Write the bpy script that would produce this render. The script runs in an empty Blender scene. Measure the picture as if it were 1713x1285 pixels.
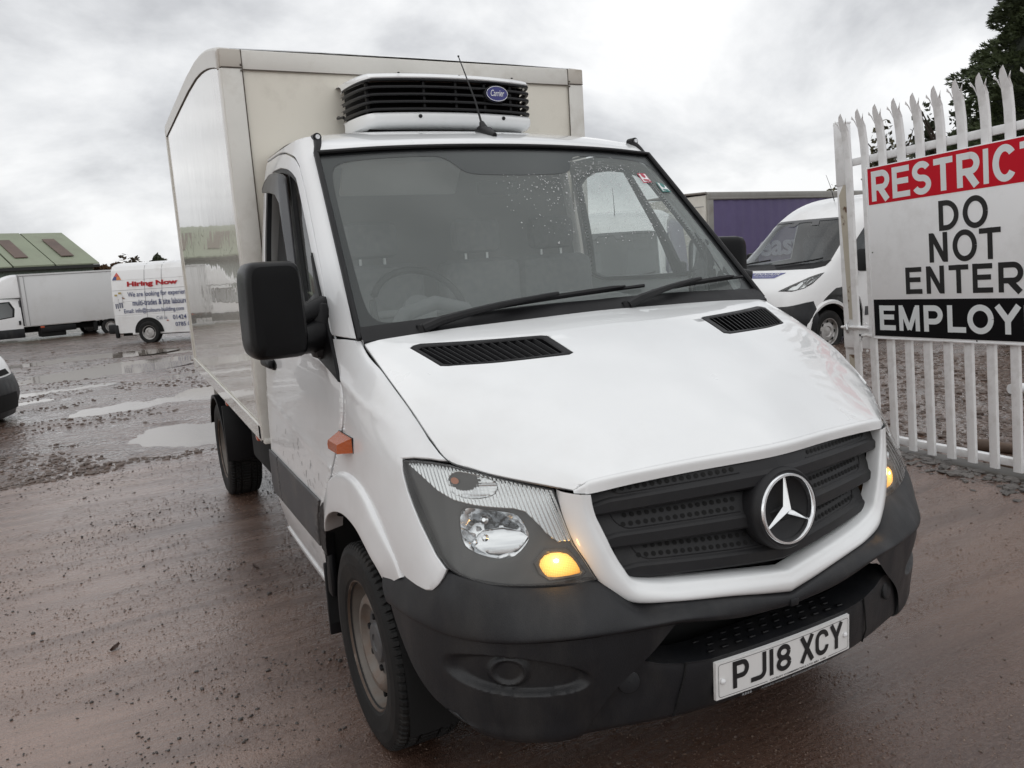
import bpy, bmesh, math, random
import numpy as np
from mathutils import Vector, Matrix, geometry
random.seed(7)
RNG = np.random.default_rng(7)
sc = bpy.context.scene
col = sc.collection
PI = math.pi
# ================================================================ camera, sky, sun, exposure
cam_d = bpy.data.cameras.new('camera'); cam = bpy.data.objects.new('camera', cam_d); col.objects.link(cam)
sc.camera = cam
CAM = np.array([-1.6071, -2.5208, 1.6251])
def _cam_axes(yaw, pit, rol):
    f = np.array([math.sin(yaw)*math.cos(pit), math.cos(yaw)*math.cos(pit), math.sin(pit)])
    r = np.array([math.cos(yaw), -math.sin(yaw), 0.]); u = np.cross(r, f)
    return r*math.cos(rol)-u*math.sin(rol), u*math.cos(rol)+r*math.sin(rol), f
CR, CU, CF = _cam_axes(.4696, -.1582, .0626)
m = Matrix([[CR[i], CU[i], -CF[i], CAM[i]] for i in range(3)]+[[0, 0, 0, 1]])
cam.matrix_world = m
cam_d.sensor_fit = 'HORIZONTAL'; cam_d.sensor_width = 36; cam_d.lens = 36*1324.5/1713
cam_d.clip_start = .05; cam_d.clip_end = 3000

SUN_EL, SUN_AZ = math.radians(46), math.radians(243)
w = bpy.data.worlds.new('World'); sc.world = w; w.use_nodes = True
nt = w.node_tree; N = nt.nodes; L = nt.links
for n in list(N): N.remove(n)
def nd(t, **k):
    n = N.new(t)
    for a, b in k.items(): setattr(n, a, b)
    return n
out = nd('ShaderNodeOutputWorld')
sky = nd('ShaderNodeTexSky', sky_type='NISHITA', sun_disc=False, sun_elevation=SUN_EL, sun_rotation=SUN_AZ)
bg1 = nd('ShaderNodeBackground'); bg1.inputs['Strength'].default_value = .08
L.new(sky.outputs[0], bg1.inputs['Color'])
tc = nd('ShaderNodeTexCoord'); sep = nd('ShaderNodeSeparateXYZ'); L.new(tc.outputs['Generated'], sep.inputs[0])
mx = nd('ShaderNodeMath', operation='MAXIMUM'); L.new(sep.outputs['Z'], mx.inputs[0]); mx.inputs[1].default_value = 0
ad = nd('ShaderNodeMath', operation='ADD'); L.new(mx.outputs[0], ad.inputs[0]); ad.inputs[1].default_value = .55
dx = nd('ShaderNodeMath', operation='DIVIDE'); L.new(sep.outputs['X'], dx.inputs[0]); L.new(ad.outputs[0], dx.inputs[1])
dy = nd('ShaderNodeMath', operation='DIVIDE'); L.new(sep.outputs['Y'], dy.inputs[0]); L.new(ad.outputs[0], dy.inputs[1])
cb = nd('ShaderNodeCombineXYZ'); L.new(dx.outputs[0], cb.inputs[0]); L.new(dy.outputs[0], cb.inputs[1])
mp = nd('ShaderNodeMapping'); L.new(cb.outputs[0], mp.inputs[0]); mp.inputs['Scale'].default_value = (1.5, 1.7, 1); mp.inputs['Location'].default_value = (1.35, .4, 0)
n1 = nd('ShaderNodeTexNoise'); n1.inputs['Scale'].default_value = 1.9; n1.inputs['Detail'].default_value = 9; n1.inputs['Roughness'].default_value = .56; n1.inputs['Distortion'].default_value = .25
L.new(mp.outputs[0], n1.inputs['Vector'])
n2 = nd('ShaderNodeTexNoise'); n2.inputs['Scale'].default_value = .75; n2.inputs['Detail'].default_value = 3
L.new(mp.outputs[0], n2.inputs['Vector'])
sm = nd('ShaderNodeMath', operation='MULTIPLY_ADD'); L.new(n2.outputs[0], sm.inputs[0]); sm.inputs[1].default_value = .8
s0 = nd('ShaderNodeMath', operation='MULTIPLY'); L.new(n1.outputs[0], s0.inputs[0]); s0.inputs[1].default_value = .78; L.new(s0.outputs[0], sm.inputs[2])
rp = nd('ShaderNodeValToRGB'); L.new(sm.outputs[0], rp.inputs[0])
cr = rp.color_ramp; cr.elements[0].position = .63; cr.elements[0].color = (.40, .41, .43, 1); cr.elements[1].position = .91; cr.elements[1].color = (.90, .905, .91, 1)
e = cr.elements.new(.72); e.color = (.55, .56, .58, 1)
e = cr.elements.new(.81); e.color = (.73, .74, .755, 1)
# CIE-like overcast: zenith brighter than the horizon
zg = nd('ShaderNodeMath', operation='MULTIPLY_ADD'); L.new(mx.outputs[0], zg.inputs[0]); zg.inputs[1].default_value = .17; zg.inputs[2].default_value = .96
bg2 = nd('ShaderNodeBackground'); L.new(rp.outputs[0], bg2.inputs['Color']); L.new(zg.outputs[0], bg2.inputs['Strength'])
ms = nd('ShaderNodeMixShader'); ms.inputs[0].default_value = .96
L.new(bg1.outputs[0], ms.inputs[1]); L.new(bg2.outputs[0], ms.inputs[2]); L.new(ms.outputs[0], out.inputs['Surface'])

sun_d = bpy.data.lights.new('sun', 'SUN'); sun = bpy.data.objects.new('sun', sun_d); col.objects.link(sun)
sun_d.energy = .6; sun_d.angle = math.radians(125); sun_d.color = (1, .97, .92)
sd = Vector((math.sin(SUN_AZ)*math.cos(SUN_EL), math.cos(SUN_AZ)*math.cos(SUN_EL), math.sin(SUN_EL)))
sun.rotation_euler = sd.to_track_quat('Z', 'Y').to_euler()
vs = sc.view_settings
vs.view_transform = 'Standard'; vs.look = 'None'; vs.gamma = 1; vs.use_curve_mapping = False; vs.exposure = 0.20
try:
    sc.cycles.max_bounces = 10; sc.cycles.transparent_max_bounces = 16; sc.cycles.caustics_reflective = False; sc.cycles.caustics_refractive = False
except Exception: pass
# ---------------------------------------------------------------- splines
def _cr(P, t):
    """Catmull-Rom along axis 0 of P at float indices t."""
    n = P.shape[0]
    Q = np.concatenate([(2*P[:1]-P[1:2]), P, (2*P[-1:]-P[-2:-1])], 0)
    t = np.clip(t, 0, n-1-1e-9); i = np.floor(t).astype(int); f = t-i
    s = (slice(None),)+(None,)*(P.ndim-1)
    f = f[s]
    a, b, c, d = Q[i], Q[i+1], Q[i+2], Q[i+3]
    return .5*(2*b+(c-a)*f+(2*a-5*b+4*c-d)*f*f+(3*b-a-3*c+d)*f**3)
class Surf:
    sgn = 1; sym = False
    def __init__(s, grid): s.g = np.array(grid, float); s.nr, s.nc = s.g.shape[:2]
    def ev(s, uv):
        uv = np.atleast_2d(np.asarray(uv, float)); u, v = uv[:, 0], uv[:, 1]
        G = s.g; nr, nc = s.nr, s.nc
        Q = np.concatenate([2*G[:1]-G[1:2], G, 2*G[-1:]-G[-2:-1]], 0)
        lf = Q[:, 1:2]*np.array([-1, 1, 1]) if s.sym else 2*Q[:, :1]-Q[:, 1:2]
        Q = np.concatenate([lf, Q, 2*Q[:, -1:]-Q[:, -2:-1]], 1)
        def w(t, n):
            t = np.clip(t, -.5, n-1+.5); i = np.clip(np.floor(t), 0, n-2).astype(int); f = t-i
            return i, np.stack([.5*(-f+2*f*f-f**3), .5*(2-5*f*f+3*f**3), .5*(f+4*f*f-3*f**3), .5*(-f*f+f**3)], -1)
        iu, wu = w(u, nc); iv, wv = w(v, nr)
        out = 0
        for a in range(4):
            for b in range(4):
                out = out + Q[iv+a, iu+b]*(wv[:, a]*wu[:, b])[:, None]
        return out
    def d(s, uv, h=1e-3):
        uv = np.atleast_2d(np.asarray(uv, float))
        e = np.array([[h, 0]]); f = np.array([[0, h]])
        return (s.ev(uv+e)-s.ev(uv-e))/(2*h), (s.ev(uv+f)-s.ev(uv-f))/(2*h)
    def normal(s, uv, ref=None):
        a, b = s.d(uv); n = np.cross(a, b); n /= np.maximum(np.linalg.norm(n, axis=1), 1e-12)[:, None]
        return n*s.sgn
# ---------------------------------------------------------------- body surfaces (half vehicle, x>=0, nose at -y)
def _row(z, *p): return [(x, y, z) for x, y in p]
SKIN = Surf([
 _row(.35,(.5,-.86),(.6,-.84),(.7,-.80),(.8,-.74),(.87,-.67),(.915,-.56),(.93,-.35),(.93,0),(.925,.45),(.92,1.),(.912,1.42)),
 _row(.56,(.5,-.875),(.6,-.85),(.7,-.81),(.8,-.755),(.88,-.69),(.933,-.585),(.955,-.35),(.962,0),(.962,.45),(.96,1.),(.957,1.42)),
 _row(.70,(.5,-.885),(.6,-.86),(.7,-.82),(.8,-.77),(.88,-.71),(.935,-.60),(.962,-.35),(.968,0),(.968,.45),(.966,1.),(.962,1.42)),
 _row(.80,(.5,-.885),(.6,-.845),(.7,-.805),(.8,-.753),(.883,-.69),(.935,-.585),(.963,-.35),(.970,0),(.969,.45),(.966,1.),(.960,1.42)),
 _row(.90,(.5,-.868),(.6,-.822),(.7,-.775),(.8,-.713),(.878,-.645),(.932,-.55),(.962,-.34),(.970,0),(.967,.45),(.964,1.),(.958,1.42)),
 _row(1.0,(.5,-.84),(.6,-.80),(.7,-.735),(.8,-.66),(.873,-.59),(.927,-.505),(.958,-.32),(.965,0),(.963,.45),(.960,1.),(.953,1.42)),
 _row(1.09,(.5,-.80),(.6,-.755),(.7,-.69),(.8,-.605),(.862,-.54),(.922,-.455),(.953,-.28),(.960,.0),(.959,.45),(.955,1.),(.948,1.42)),
 _row(1.20,(.5,-.65),(.6,-.60),(.7,-.56),(.8,-.48),(.860,-.41),(.908,-.335),(.941,-.19),(.952,.05),(.954,.45),(.948,1.),(.939,1.42)),
 _row(1.30,(.5,-.48),(.6,-.43),(.72,-.34),(.82,-.28),(.871,-.218),(.902,-.155),(.930,-.02),(.942,.15),(.945,.48),(.940,1.),(.932,1.42)),
 _row(1.395,(.5,-.30),(.6,-.22),(.72,-.14),(.82,-.06),(.874,-.009),(.896,.03),(.918,.12),(.930,.25),(.934,.52),(.932,1.),(.926,1.42)),
 _row(1.68,(.5,.0),(.6,.08),(.72,.16),(.80,.22),(.839,.263),(.862,.29),(.888,.36),(.900,.46),(.906,.66),(.907,1.),(.905,1.42)),
 _row(1.89,(.5,.25),(.6,.3),(.7,.38),(.77,.42),(.813,.463),(.836,.49),(.860,.55),(.872,.64),(.878,.79),(.880,1.05),(.878,1.42)),
 _row(2.06,(.5,.45),(.6,.5),(.7,.55),(.75,.59),(.791,.627),(.815,.65),(.838,.70),(.847,.78),(.852,.9),(.853,1.1),(.852,1.42)),
 _row(2.15,(.5,.6),(.6,.62),(.68,.65),(.72,.68),(.765,.71),(.79,.735),(.812,.78),(.823,.85),(.828,.95),(.830,1.12),(.829,1.42)),
])
HOOD = Surf([
 [(0,-.10,1.418),(.30,-.090,1.414),(.58,-.065,1.408),(.80,-.03,1.398),(.845,-.02,1.395),(.874,-.01,1.392)],
 [(0,-.267,1.378),(.305,-.252,1.372),(.57,-.215,1.362),(.765,-.17,1.355),(.826,-.182,1.336),(.871,-.20,1.309)],
 [(0,-.45,1.314),(.30,-.428,1.310),(.54,-.378,1.302),(.72,-.32,1.297),(.798,-.352,1.265),(.86,-.398,1.212)],
 [(0,-.62,1.242),(.29,-.585,1.240),(.505,-.535,1.234),(.676,-.48,1.225),(.768,-.492,1.188),(.847,-.503,1.141)],
 [(0,-.70,1.204),(.285,-.66,1.202),(.49,-.605,1.198),(.655,-.55,1.189),(.752,-.562,1.150),(.829,-.570,1.092)],
 [(0,-.77,1.168),(.278,-.725,1.164),(.475,-.68,1.158),(.633,-.63,1.145),(.714,-.628,1.113),(.783,-.632,1.073)],
 [(0,-.86,1.119),(.27,-.812,1.113),(.455,-.775,1.104),(.60,-.732,1.092),(.67,-.712,1.078),(.730,-.692,1.056)],
 [(0,-.936,1.070),(.26,-.892,1.062),(.43,-.866,1.055),(.540,-.842,1.046),(.565,-.836,1.036),(.590,-.826,1.023)],
])
HOOD.sgn = -1; HOOD.sym = True
LIP = Surf([
 [(0,-.936,1.070),(.26,-.892,1.062),(.43,-.866,1.055),(.540,-.842,1.046),(.565,-.836,1.036),(.590,-.826,1.023)],
 [(0,-.944,1.060),(.26,-.899,1.053),(.43,-.872,1.047),(.540,-.848,1.038),(.565,-.840,1.030),(.590,-.828,1.020)],
 [(0,-.943,1.036),(.26,-.899,1.029),(.43,-.872,1.022),(.545,-.850,1.013),(.568,-.840,1.014),(.590,-.829,1.016)],
])
LIP.sym = True
def _ws():
    b = np.array([(0,-.085,1.416),(.3,-.075,1.414),(.6,-.05,1.406),(.874,-.009,1.394)])
    t = np.array([(0,.565,2.088),(.28,.575,2.086),(.55,.598,2.079),(.791,.631,2.066)])
    rows = []
    for f in np.linspace(0, 1, 5):
        r = b*(1-f)+t*f; k = 4*f*(1-f)
        r = r+np.array([0, -.7, .72])*(.016*k*np.array([1, .95, .75, .2]))[:, None]
        rows.append(r)
    return Surf(rows)
WS = _ws(); WS.sym = True
ROOF = Surf([
 [(0,.565,2.088),(.28,.575,2.086),(.55,.598,2.079),(.72,.618,2.071),(.791,.631,2.064)],
 [(0,.62,2.126),(.28,.63,2.123),(.54,.655,2.115),(.70,.675,2.104),(.79,.69,2.080)],
 [(0,.76,2.165),(.27,.77,2.161),(.52,.79,2.152),(.68,.80,2.140),(.79,.81,2.110)],
 [(0,1.0,2.20),(.27,1.0,2.196),(.52,1.0,2.185),(.70,1.0,2.17),(.806,1.0,2.13)],
 [(0,1.43,2.215),(.27,1.43,2.21),(.52,1.43,2.20),(.70,1.43,2.188),(.815,1.43,2.145)],
])
# ================================================================ materials
MATS = {}
def mat(name, c=(.8, .8, .8), rough=.5, metal=0., coat=0., var=0., vscale=6., dirt=None, dscale=3., damt=.5, bump=0., bscale=40., spec=.5, emit=None, estr=0., rvar=0., stretch=(1, 1, 1), dthr=(.5, .68), grime=None):
    if name in MATS: return MATS[name]
    m = bpy.data.materials.new(name); m.use_nodes = True; MATS[name] = m
    t = m.node_tree; b = t.nodes['Principled BSDF']; Lk = t.links.new
    b.inputs['Roughness'].default_value = rough; b.inputs['Metallic'].default_value = metal
    b.inputs['Coat Weight'].default_value = coat; b.inputs['Coat Roughness'].default_value = .02
    b.inputs['Specular IOR Level'].default_value = spec
    tcn = t.nodes.new('ShaderNodeTexCoord'); mpn = t.nodes.new('ShaderNodeMapping'); Lk(tcn.outputs['Object'], mpn.inputs[0]); mpn.inputs['Scale'].default_value = stretch
    def noise(s, det=5, rg=.6):
        n = t.nodes.new('ShaderNodeTexNoise'); n.inputs['Scale'].default_value = s; n.inputs['Detail'].default_value = det; n.inputs['Roughness'].default_value = rg
        Lk(mpn.outputs[0], n.inputs['Vector']); return n
    cur = None
    if var or dirt:
        rgb = t.nodes.new('ShaderNodeRGB'); rgb.outputs[0].default_value = (*c, 1); cur = rgb.outputs[0]
        if var:
            n = noise(vscale); mr = t.nodes.new('ShaderNodeMapRange'); mr.inputs[1].default_value = .25; mr.inputs[2].default_value = .75; mr.inputs[3].default_value = 1-var; mr.inputs[4].default_value = 1+var
            Lk(n.outputs[0], mr.inputs[0]); v = t.nodes.new('ShaderNodeVectorMath'); v.operation = 'SCALE'; Lk(cur, v.inputs[0]); Lk(mr.outputs[0], v.inputs['Scale']); cur = v.outputs[0]
        if dirt:
            n = noise(dscale, 8, .65); mr = t.nodes.new('ShaderNodeMapRange'); mr.inputs[1].default_value = dthr[0]; mr.inputs[2].default_value = dthr[1]; mr.inputs[3].default_value = 0; mr.inputs[4].default_value = damt
            Lk(n.outputs[0], mr.inputs[0]); mxn = t.nodes.new('ShaderNodeMix'); mxn.data_type = 'RGBA'; Lk(mr.outputs[0], mxn.inputs[0]); Lk(cur, mxn.inputs[6]); mxn.inputs[7].default_value = (*dirt, 1); cur = mxn.outputs[2]
        Lk(cur, b.inputs['Base Color'])
    else: b.inputs['Base Color'].default_value = (*c, 1)
    if grime:
        g = t.nodes.new('ShaderNodeNewGeometry'); sp_ = t.nodes.new('ShaderNodeSeparateXYZ'); Lk(g.outputs['Position'], sp_.inputs[0])
        hz_ = t.nodes.new('ShaderNodeMapRange'); hz_.inputs[1].default_value = grime[0]; hz_.inputs[2].default_value = grime[1]; hz_.inputs[3].default_value = grime[2]; hz_.inputs[4].default_value = 0; Lk(sp_.outputs['Z'], hz_.inputs[0])
        n = noise(5.5, 8, .7); mr = t.nodes.new('ShaderNodeMapRange'); mr.inputs[1].default_value = .33; mr.inputs[2].default_value = .66; mr.inputs[3].default_value = .15; mr.inputs[4].default_value = 1.25; Lk(n.outputs[0], mr.inputs[0])
        mu = t.nodes.new('ShaderNodeMath'); mu.operation = 'MULTIPLY'; mu.use_clamp = True; Lk(hz_.outputs[0], mu.inputs[0]); Lk(mr.outputs[0], mu.inputs[1])
        mxn = t.nodes.new('ShaderNodeMix'); mxn.data_type = 'RGBA'; Lk(mu.outputs[0], mxn.inputs[0]); Lk(cur, mxn.inputs[6]); mxn.inputs[7].default_value = (.24, .20, .175, 1); Lk(mxn.outputs[2], b.inputs['Base Color'])
    if rvar:
        n = noise(vscale*1.7); mr = t.nodes.new('ShaderNodeMapRange'); mr.inputs[1].default_value = .3; mr.inputs[2].default_value = .7; mr.inputs[3].default_value = max(0, rough-rvar); mr.inputs[4].default_value = rough+rvar
        Lk(n.outputs[0], mr.inputs[0]); Lk(mr.outputs[0], b.inputs['Roughness'])
    if bump:
        n = noise(bscale, 4); bp = t.nodes.new('ShaderNodeBump'); bp.inputs['Strength'].default_value = 1; bp.inputs['Distance'].default_value = bump; Lk(n.outputs[0], bp.inputs['Height']); Lk(bp.outputs[0], b.inputs['Normal'])
        if coat: Lk(bp.outputs[0], b.inputs['Coat Normal'])
    if emit: b.inputs['Emission Color'].default_value = (*emit, 1); b.inputs['Emission Strength'].default_value = estr
    return m
def glassmat(name, tint=(.7, .74, .74), ior=1.5, rough=0., haze=0., hazec=(.5, .5, .5), gain=1., drops=False):
    """thin pane: tinted transparency + Fresnel mirror (+ a thin film of dirt)"""
    m = bpy.data.materials.new(name); m.use_nodes = True; t = m.node_tree; Nn = t.nodes; Lk = t.links.new
    for n in list(Nn): Nn.remove(n)
    o = Nn.new('ShaderNodeOutputMaterial'); tr = Nn.new('ShaderNodeBsdfTransparent'); tr.inputs[0].default_value = (*tint, 1)
    gl = Nn.new('ShaderNodeBsdfGlossy'); gl.inputs['Roughness'].default_value = rough; gl.inputs['Color'].default_value = (1, 1, 1, 1)
    fr = Nn.new('ShaderNodeFresnel'); fr.inputs[0].default_value = ior
    gb = Nn.new('ShaderNodeNewGeometry'); ib = Nn.new('ShaderNodeMix'); Lk(gb.outputs['Backfacing'], ib.inputs[0]); ib.inputs[2].default_value = ior; ib.inputs[3].default_value = 1/ior; Lk(ib.outputs[0], fr.inputs[0])
    mu = Nn.new('ShaderNodeMath'); mu.operation = 'MULTIPLY'; mu.use_clamp = True; mu.inputs[1].default_value = gain; Lk(fr.outputs[0], mu.inputs[0])
    # fresnel node flips on backfaces; use geometry-independent thin pane by layering
    base = tr.outputs[0]
    if haze:
        df = Nn.new('ShaderNodeBsdfDiffuse'); df.inputs[0].default_value = (*hazec, 1); mh = Nn.new('ShaderNodeMixShader')
        tcn = Nn.new('ShaderNodeTexCoord'); nz = Nn.new('ShaderNodeTexNoise'); nz.inputs['Scale'].default_value = 3.; nz.inputs['Detail'].default_value = 6
        Lk(tcn.outputs['Object'], nz.inputs['Vector']); mr = Nn.new('ShaderNodeMapRange'); mr.inputs[1].default_value = .3; mr.inputs[2].default_value = .7; mr.inputs[3].default_value = haze*.88; mr.inputs[4].default_value = haze*1.12
        Lk(nz.outputs[0], mr.inputs[0]); Lk(mr.outputs[0], mh.inputs[0]); Lk(base, mh.inputs[1]); Lk(df.outputs[0], mh.inputs[2]); base = mh.outputs[0]
    mm = Nn.new('ShaderNodeMixShader'); Lk(mu.outputs[0], mm.inputs[0]); Lk(base, mm.inputs[1]); Lk(gl.outputs[0], mm.inputs[2]); Lk(mm.outputs[0], o.inputs['Surface'])
    MATS[name] = m
    return m
white = mat('white_paint', (.80, .815, .82), .32, coat=1., spec=.6, var=.03, vscale=2.5, dirt=(.50, .47, .43), dscale=2.2, damt=.10, rvar=.05, bump=.0006, bscale=1.6)
whited = mat('dirty_white_paint', (.76, .775, .785), .35, coat=.8, var=.03, vscale=3., dirt=(.46, .43, .40), dscale=2.0, damt=.30, rvar=.06, bump=.0007, bscale=1.8, dthr=(.5, .78), grime=(.30, .95, .30))
gel = mat('cream_gelcoat', (.70, .68, .62), .12, coat=.9, var=.03, vscale=1.5, dirt=(.45, .41, .34), dscale=1.4, damt=.18, bump=.004, bscale=.9, grime=(.8, 1.5, .30))
gelf = mat('cream_panel_front', (.72, .69, .61), .42, var=.04, vscale=2., dirt=(.36, .32, .26), dscale=2.6, damt=.34, rvar=.06, bump=.001, bscale=9)
trim_m = mat('aluminium_trim', (.66, .65, .61), .42, coat=.2, var=.05, vscale=5, dirt=(.36, .33, .28), dscale=5, damt=.4)
seal = mat('joint_sealant', (.10, .085, .07), .8)
plast = mat('charcoal_bumper_plastic', (.0105, .011, .013), .45, spec=.38, var=.3, vscale=5, dirt=(.040, .038, .036), dscale=3.4, damt=.6, stretch=(1.6, 1.6, .6), dthr=(.48, .72), bump=.0006, bscale=260, rvar=.10)
plast2 = mat('black_plastic', (.007, .007, .008), .42, spec=.28, var=.15, vscale=8, bump=.0004, bscale=300, rvar=.06)
gplast = mat('grille_plastic', (.014, .014, .0155), .50, spec=.34, var=.15, vscale=6, dirt=(.035, .033, .031), dscale=8, damt=.35)
cladm = mat('grey_cladding_plastic', (.052, .053, .057), .5, var=.12, vscale=5, dirt=(.12, .11, .10), dscale=6, damt=.5)
void = mat('dark_void', (.004, .004, .004), .9)
rubber = mat('tyre_rubber', (.010, .010, .010), .62, spec=.25, var=.25, vscale=14, dirt=(.035, .030, .026), dscale=7, damt=.5, bump=.001, bscale=60)
steel = mat('dirty_steel_wheel', (.155, .138, .122), .5, .25, var=.15, vscale=14, dirt=(.13, .085, .06), dscale=6, damt=.8)
steel_rust = mat('rusty_rim_edge', (.085, .060, .045), .55, .4, var=.3, vscale=20, dirt=(.30, .26, .23), dscale=12, damt=.6)
chrome = mat('chrome', (.80, .81, .82), .10, 1., var=.04, vscale=20)
chrome_r = mat('satin_chrome', (.72, .73, .74), .28, 1., dirt=(.2, .18, .16), dscale=20, damt=.4)
ribm = mat('ribbed_reflector', (.62, .63, .63), .24, 1.)
refl = mat('bright_reflector', (.72, .73, .74), .13, 1.)
bezel = mat('headlamp_bezel', (.05, .049, .047), .36, .25, var=.12, vscale=9)
frit = mat('glass_border_black', (.022, .022, .024), .30, coat=.3)
amber_off = mat('amber_lens', (.40, .075, .008), .2, coat=.35, bump=.0015, bscale=140)
amber_on = mat('lit_amber_lamp', (.9, .45, .06), .3, emit=(1., .53, .13), estr=1.0, bump=.002, bscale=160)
def amber_lit():
    m = amber_on; t = m.node_tree; Nn = t.nodes; Lk = t.links.new; b = Nn['Principled BSDF']
    g = Nn.new('ShaderNodeNewGeometry'); ab = Nn.new('ShaderNodeVectorMath'); ab.operation = 'ABSOLUTE'; Lk(g.outputs['Position'], ab.inputs[0])
    ds = Nn.new('ShaderNodeVectorMath'); ds.operation = 'DISTANCE'; Lk(ab.outputs[0], ds.inputs[0]); ds.inputs[1].default_value = AMBC
    rp_ = Nn.new('ShaderNodeValToRGB'); mr = Nn.new('ShaderNodeMapRange'); mr.inputs[1].default_value = 0; mr.inputs[2].default_value = .075; Lk(ds.outputs['Value'], mr.inputs[0]); Lk(mr.outputs[0], rp_.inputs[0])
    c = rp_.color_ramp; c.elements[0].color = (1., .80, .36, 1); c.elements[1].color = (.62, .22, .03, 1); c.elements[1].position = 1.; e = c.elements.new(.35); e.color = (1., .60, .17, 1); e = c.elements.new(.7); e.color = (.92, .44, .085, 1)
    wv = Nn.new('ShaderNodeTexWave'); wv.inputs['Scale'].default_value = 75; wv.inputs['Distortion'].default_value = .6; wv.bands_direction = 'X'; Lk(g.outputs['Position'], wv.inputs['Vector'])
    wz = Nn.new('ShaderNodeTexWave'); wz.inputs['Scale'].default_value = 75; wz.bands_direction = 'Z'; Lk(g.outputs['Position'], wz.inputs['Vector'])
    mu = Nn.new('ShaderNodeMath'); mu.operation = 'MULTIPLY'; Lk(wv.outputs['Fac'], mu.inputs[0]); Lk(wz.outputs['Fac'], mu.inputs[1])
    m2 = Nn.new('ShaderNodeMapRange'); m2.inputs[3].default_value = .62; m2.inputs[4].default_value = 1.5; Lk(mu.outputs[0], m2.inputs[0])
    Lk(rp_.outputs[0], b.inputs['Emission Color']); Lk(m2.outputs[0], b.inputs['Emission Strength'])
AMBC = tuple(float(abs(q)) for q in SKIN.ev([(1.46, 3.42)])[0])
amber_lit()
bulb_on = mat('lit_bulb', (1, .8, .4), .3, emit=(1., .85, .45), estr=6.)
plate_m = mat('number_plate_white', (.78, .78, .77), .35, coat=.4, var=.02)
blackp = mat('black_print', (.012, .012, .013), .4)
tyre_dark = plast2
seat_m = mat('grey_seat_fabric', (.17, .17, .175), .9, var=.2, vscale=30)
dash_m = mat('grey_dashboard', (.17, .17, .175), .7, var=.1, vscale=30, bump=.0008, bscale=200)
lining = mat('cab_lining', (.50, .50, .49), .85, var=.06)
blue_badge = mat('blue_enamel', (.012, .012, .16), .2, coat=.8)
white_print = mat('white_print', (.80, .81, .82), .45)
red_lens = mat('orange_marker_lens', (.45, .07, .02), .25, coat=.6)
glassmat('windscreen_glass', (.84, .87, .86), 1.52, .0, gain=.32)
glassmat('misted_film', (.90, .91, .91), 1.01, .0, haze=.235, hazec=(.70, .71, .71), gain=0.)
glassmat('lamp_lens', (.93, .94, .94), 1.45, .0, gain=.9, haze=.05, hazec=(.6, .6, .58))
glassmat('side_glass', (.35, .38, .38), 1.5, .0, haze=.02)
glassmat('smoke_deflector', (.10, .10, .10), 1.5, .03, haze=.10, hazec=(.12, .12, .12))
glassmat('clear_side_glass', (.86, .89, .88), 1.5, .0, haze=.03)
glassmat('far_glass', (.62, .66, .67), 1.5, .0, haze=.06, hazec=(.4, .42, .42))
# ================================================================ object helpers
def link(name, me, m=None, parent=None, smooth=None):
    o = bpy.data.objects.new(name, me); col.objects.link(o)
    if m is not None:
        if isinstance(m, (list, tuple)):
            for q in m: me.materials.append(q)
        elif not me.materials: me.materials.append(m)
    if parent is not None: o.parent = parent
    return o
def tag(o, label=None, cat=None, group=None, kind=None):
    if label: o['label'] = label
    if cat: o['category'] = cat
    if group: o['group'] = group
    if kind: o['kind'] = kind
    return o
def thing(name, label, cat, loc=(0, 0, 0), rz=0, group=None):
    o = bpy.data.objects.new(name, None); col.objects.link(o); o.location = loc; o.rotation_euler = (0, 0, rz); o.empty_display_size = .1
    return tag(o, label, cat, group)
def mesh(verts, faces, smooth=True):
    me = bpy.data.meshes.new('m'); me.from_pydata([tuple(map(float, v)) for v in verts], [], [tuple(map(int, f)) for f in faces]); me.update()
    if smooth and len(me.polygons):
        me.polygons.foreach_set('use_smooth', [True]*len(me.polygons)); me.set_sharp_from_angle(angle=math.radians(38))
    return me
def obj(name, vf, m, parent=None, smooth=True): return link(name, mesh(vf[0], vf[1], smooth), m, parent)
def join(*vfs):
    V = []; Fc = []
    for v, f in vfs:
        n = len(V); V += [tuple(p) for p in v]; Fc += [tuple(i+n for i in q) for q in f]
    return V, Fc
def flip(vf): return vf[0], [tuple(reversed(f)) for f in vf[1]]
def mir(vf):
    return [(-p[0], p[1], p[2]) for p in vf[0]], [tuple(reversed(f)) for f in vf[1]]
def side(vf, s): return vf if s > 0 else mir(vf)
def both(vf): return join(vf, mir(vf))
def weld(o, d=.0008):
    bm = bmesh.new(); bm.from_mesh(o.data); bmesh.ops.remove_doubles(bm, verts=bm.verts, dist=d); bm.to_mesh(o.data); bm.free()
    return o
def xf(vf, M):
    return [tuple(M @ Vector(p)) for p in vf[0]], vf[1]
def box(c, s, bev=0., rot=None, seg=2):
    bm = bmesh.new(); bmesh.ops.create_cube(bm, size=1)
    for v in bm.verts: v.co = Vector((v.co.x*s[0], v.co.y*s[1], v.co.z*s[2]))
    if bev: bmesh.ops.bevel(bm, geom=bm.edges[:], offset=min(bev, min(s)*.49), segments=seg, affect='EDGES', profile=.5)
    bm.verts.index_update(); V = [v.co.copy() for v in bm.verts]; Fc = [tuple(v.index for v in f.verts) for f in bm.faces]; bm.free()
    if rot is not None: V = [rot @ p for p in V]
    return [(p.x+c[0], p.y+c[1], p.z+c[2]) for p in V], Fc
def grid(P, close_u=False, close_v=False):
    P = np.asarray(P, float); nr, nc = P.shape[:2]; V = P.reshape(-1, 3); Fc = []
    for i in range(nr-(0 if close_v else 1)):
        for j in range(nc-(0 if close_u else 1)):
            a = i*nc+j; b = i*nc+(j+1) % nc; c = ((i+1) % nr)*nc+(j+1) % nc; d = ((i+1) % nr)*nc+j
            Fc.append((a, b, c, d))
    return [tuple(p) for p in V], Fc
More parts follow.
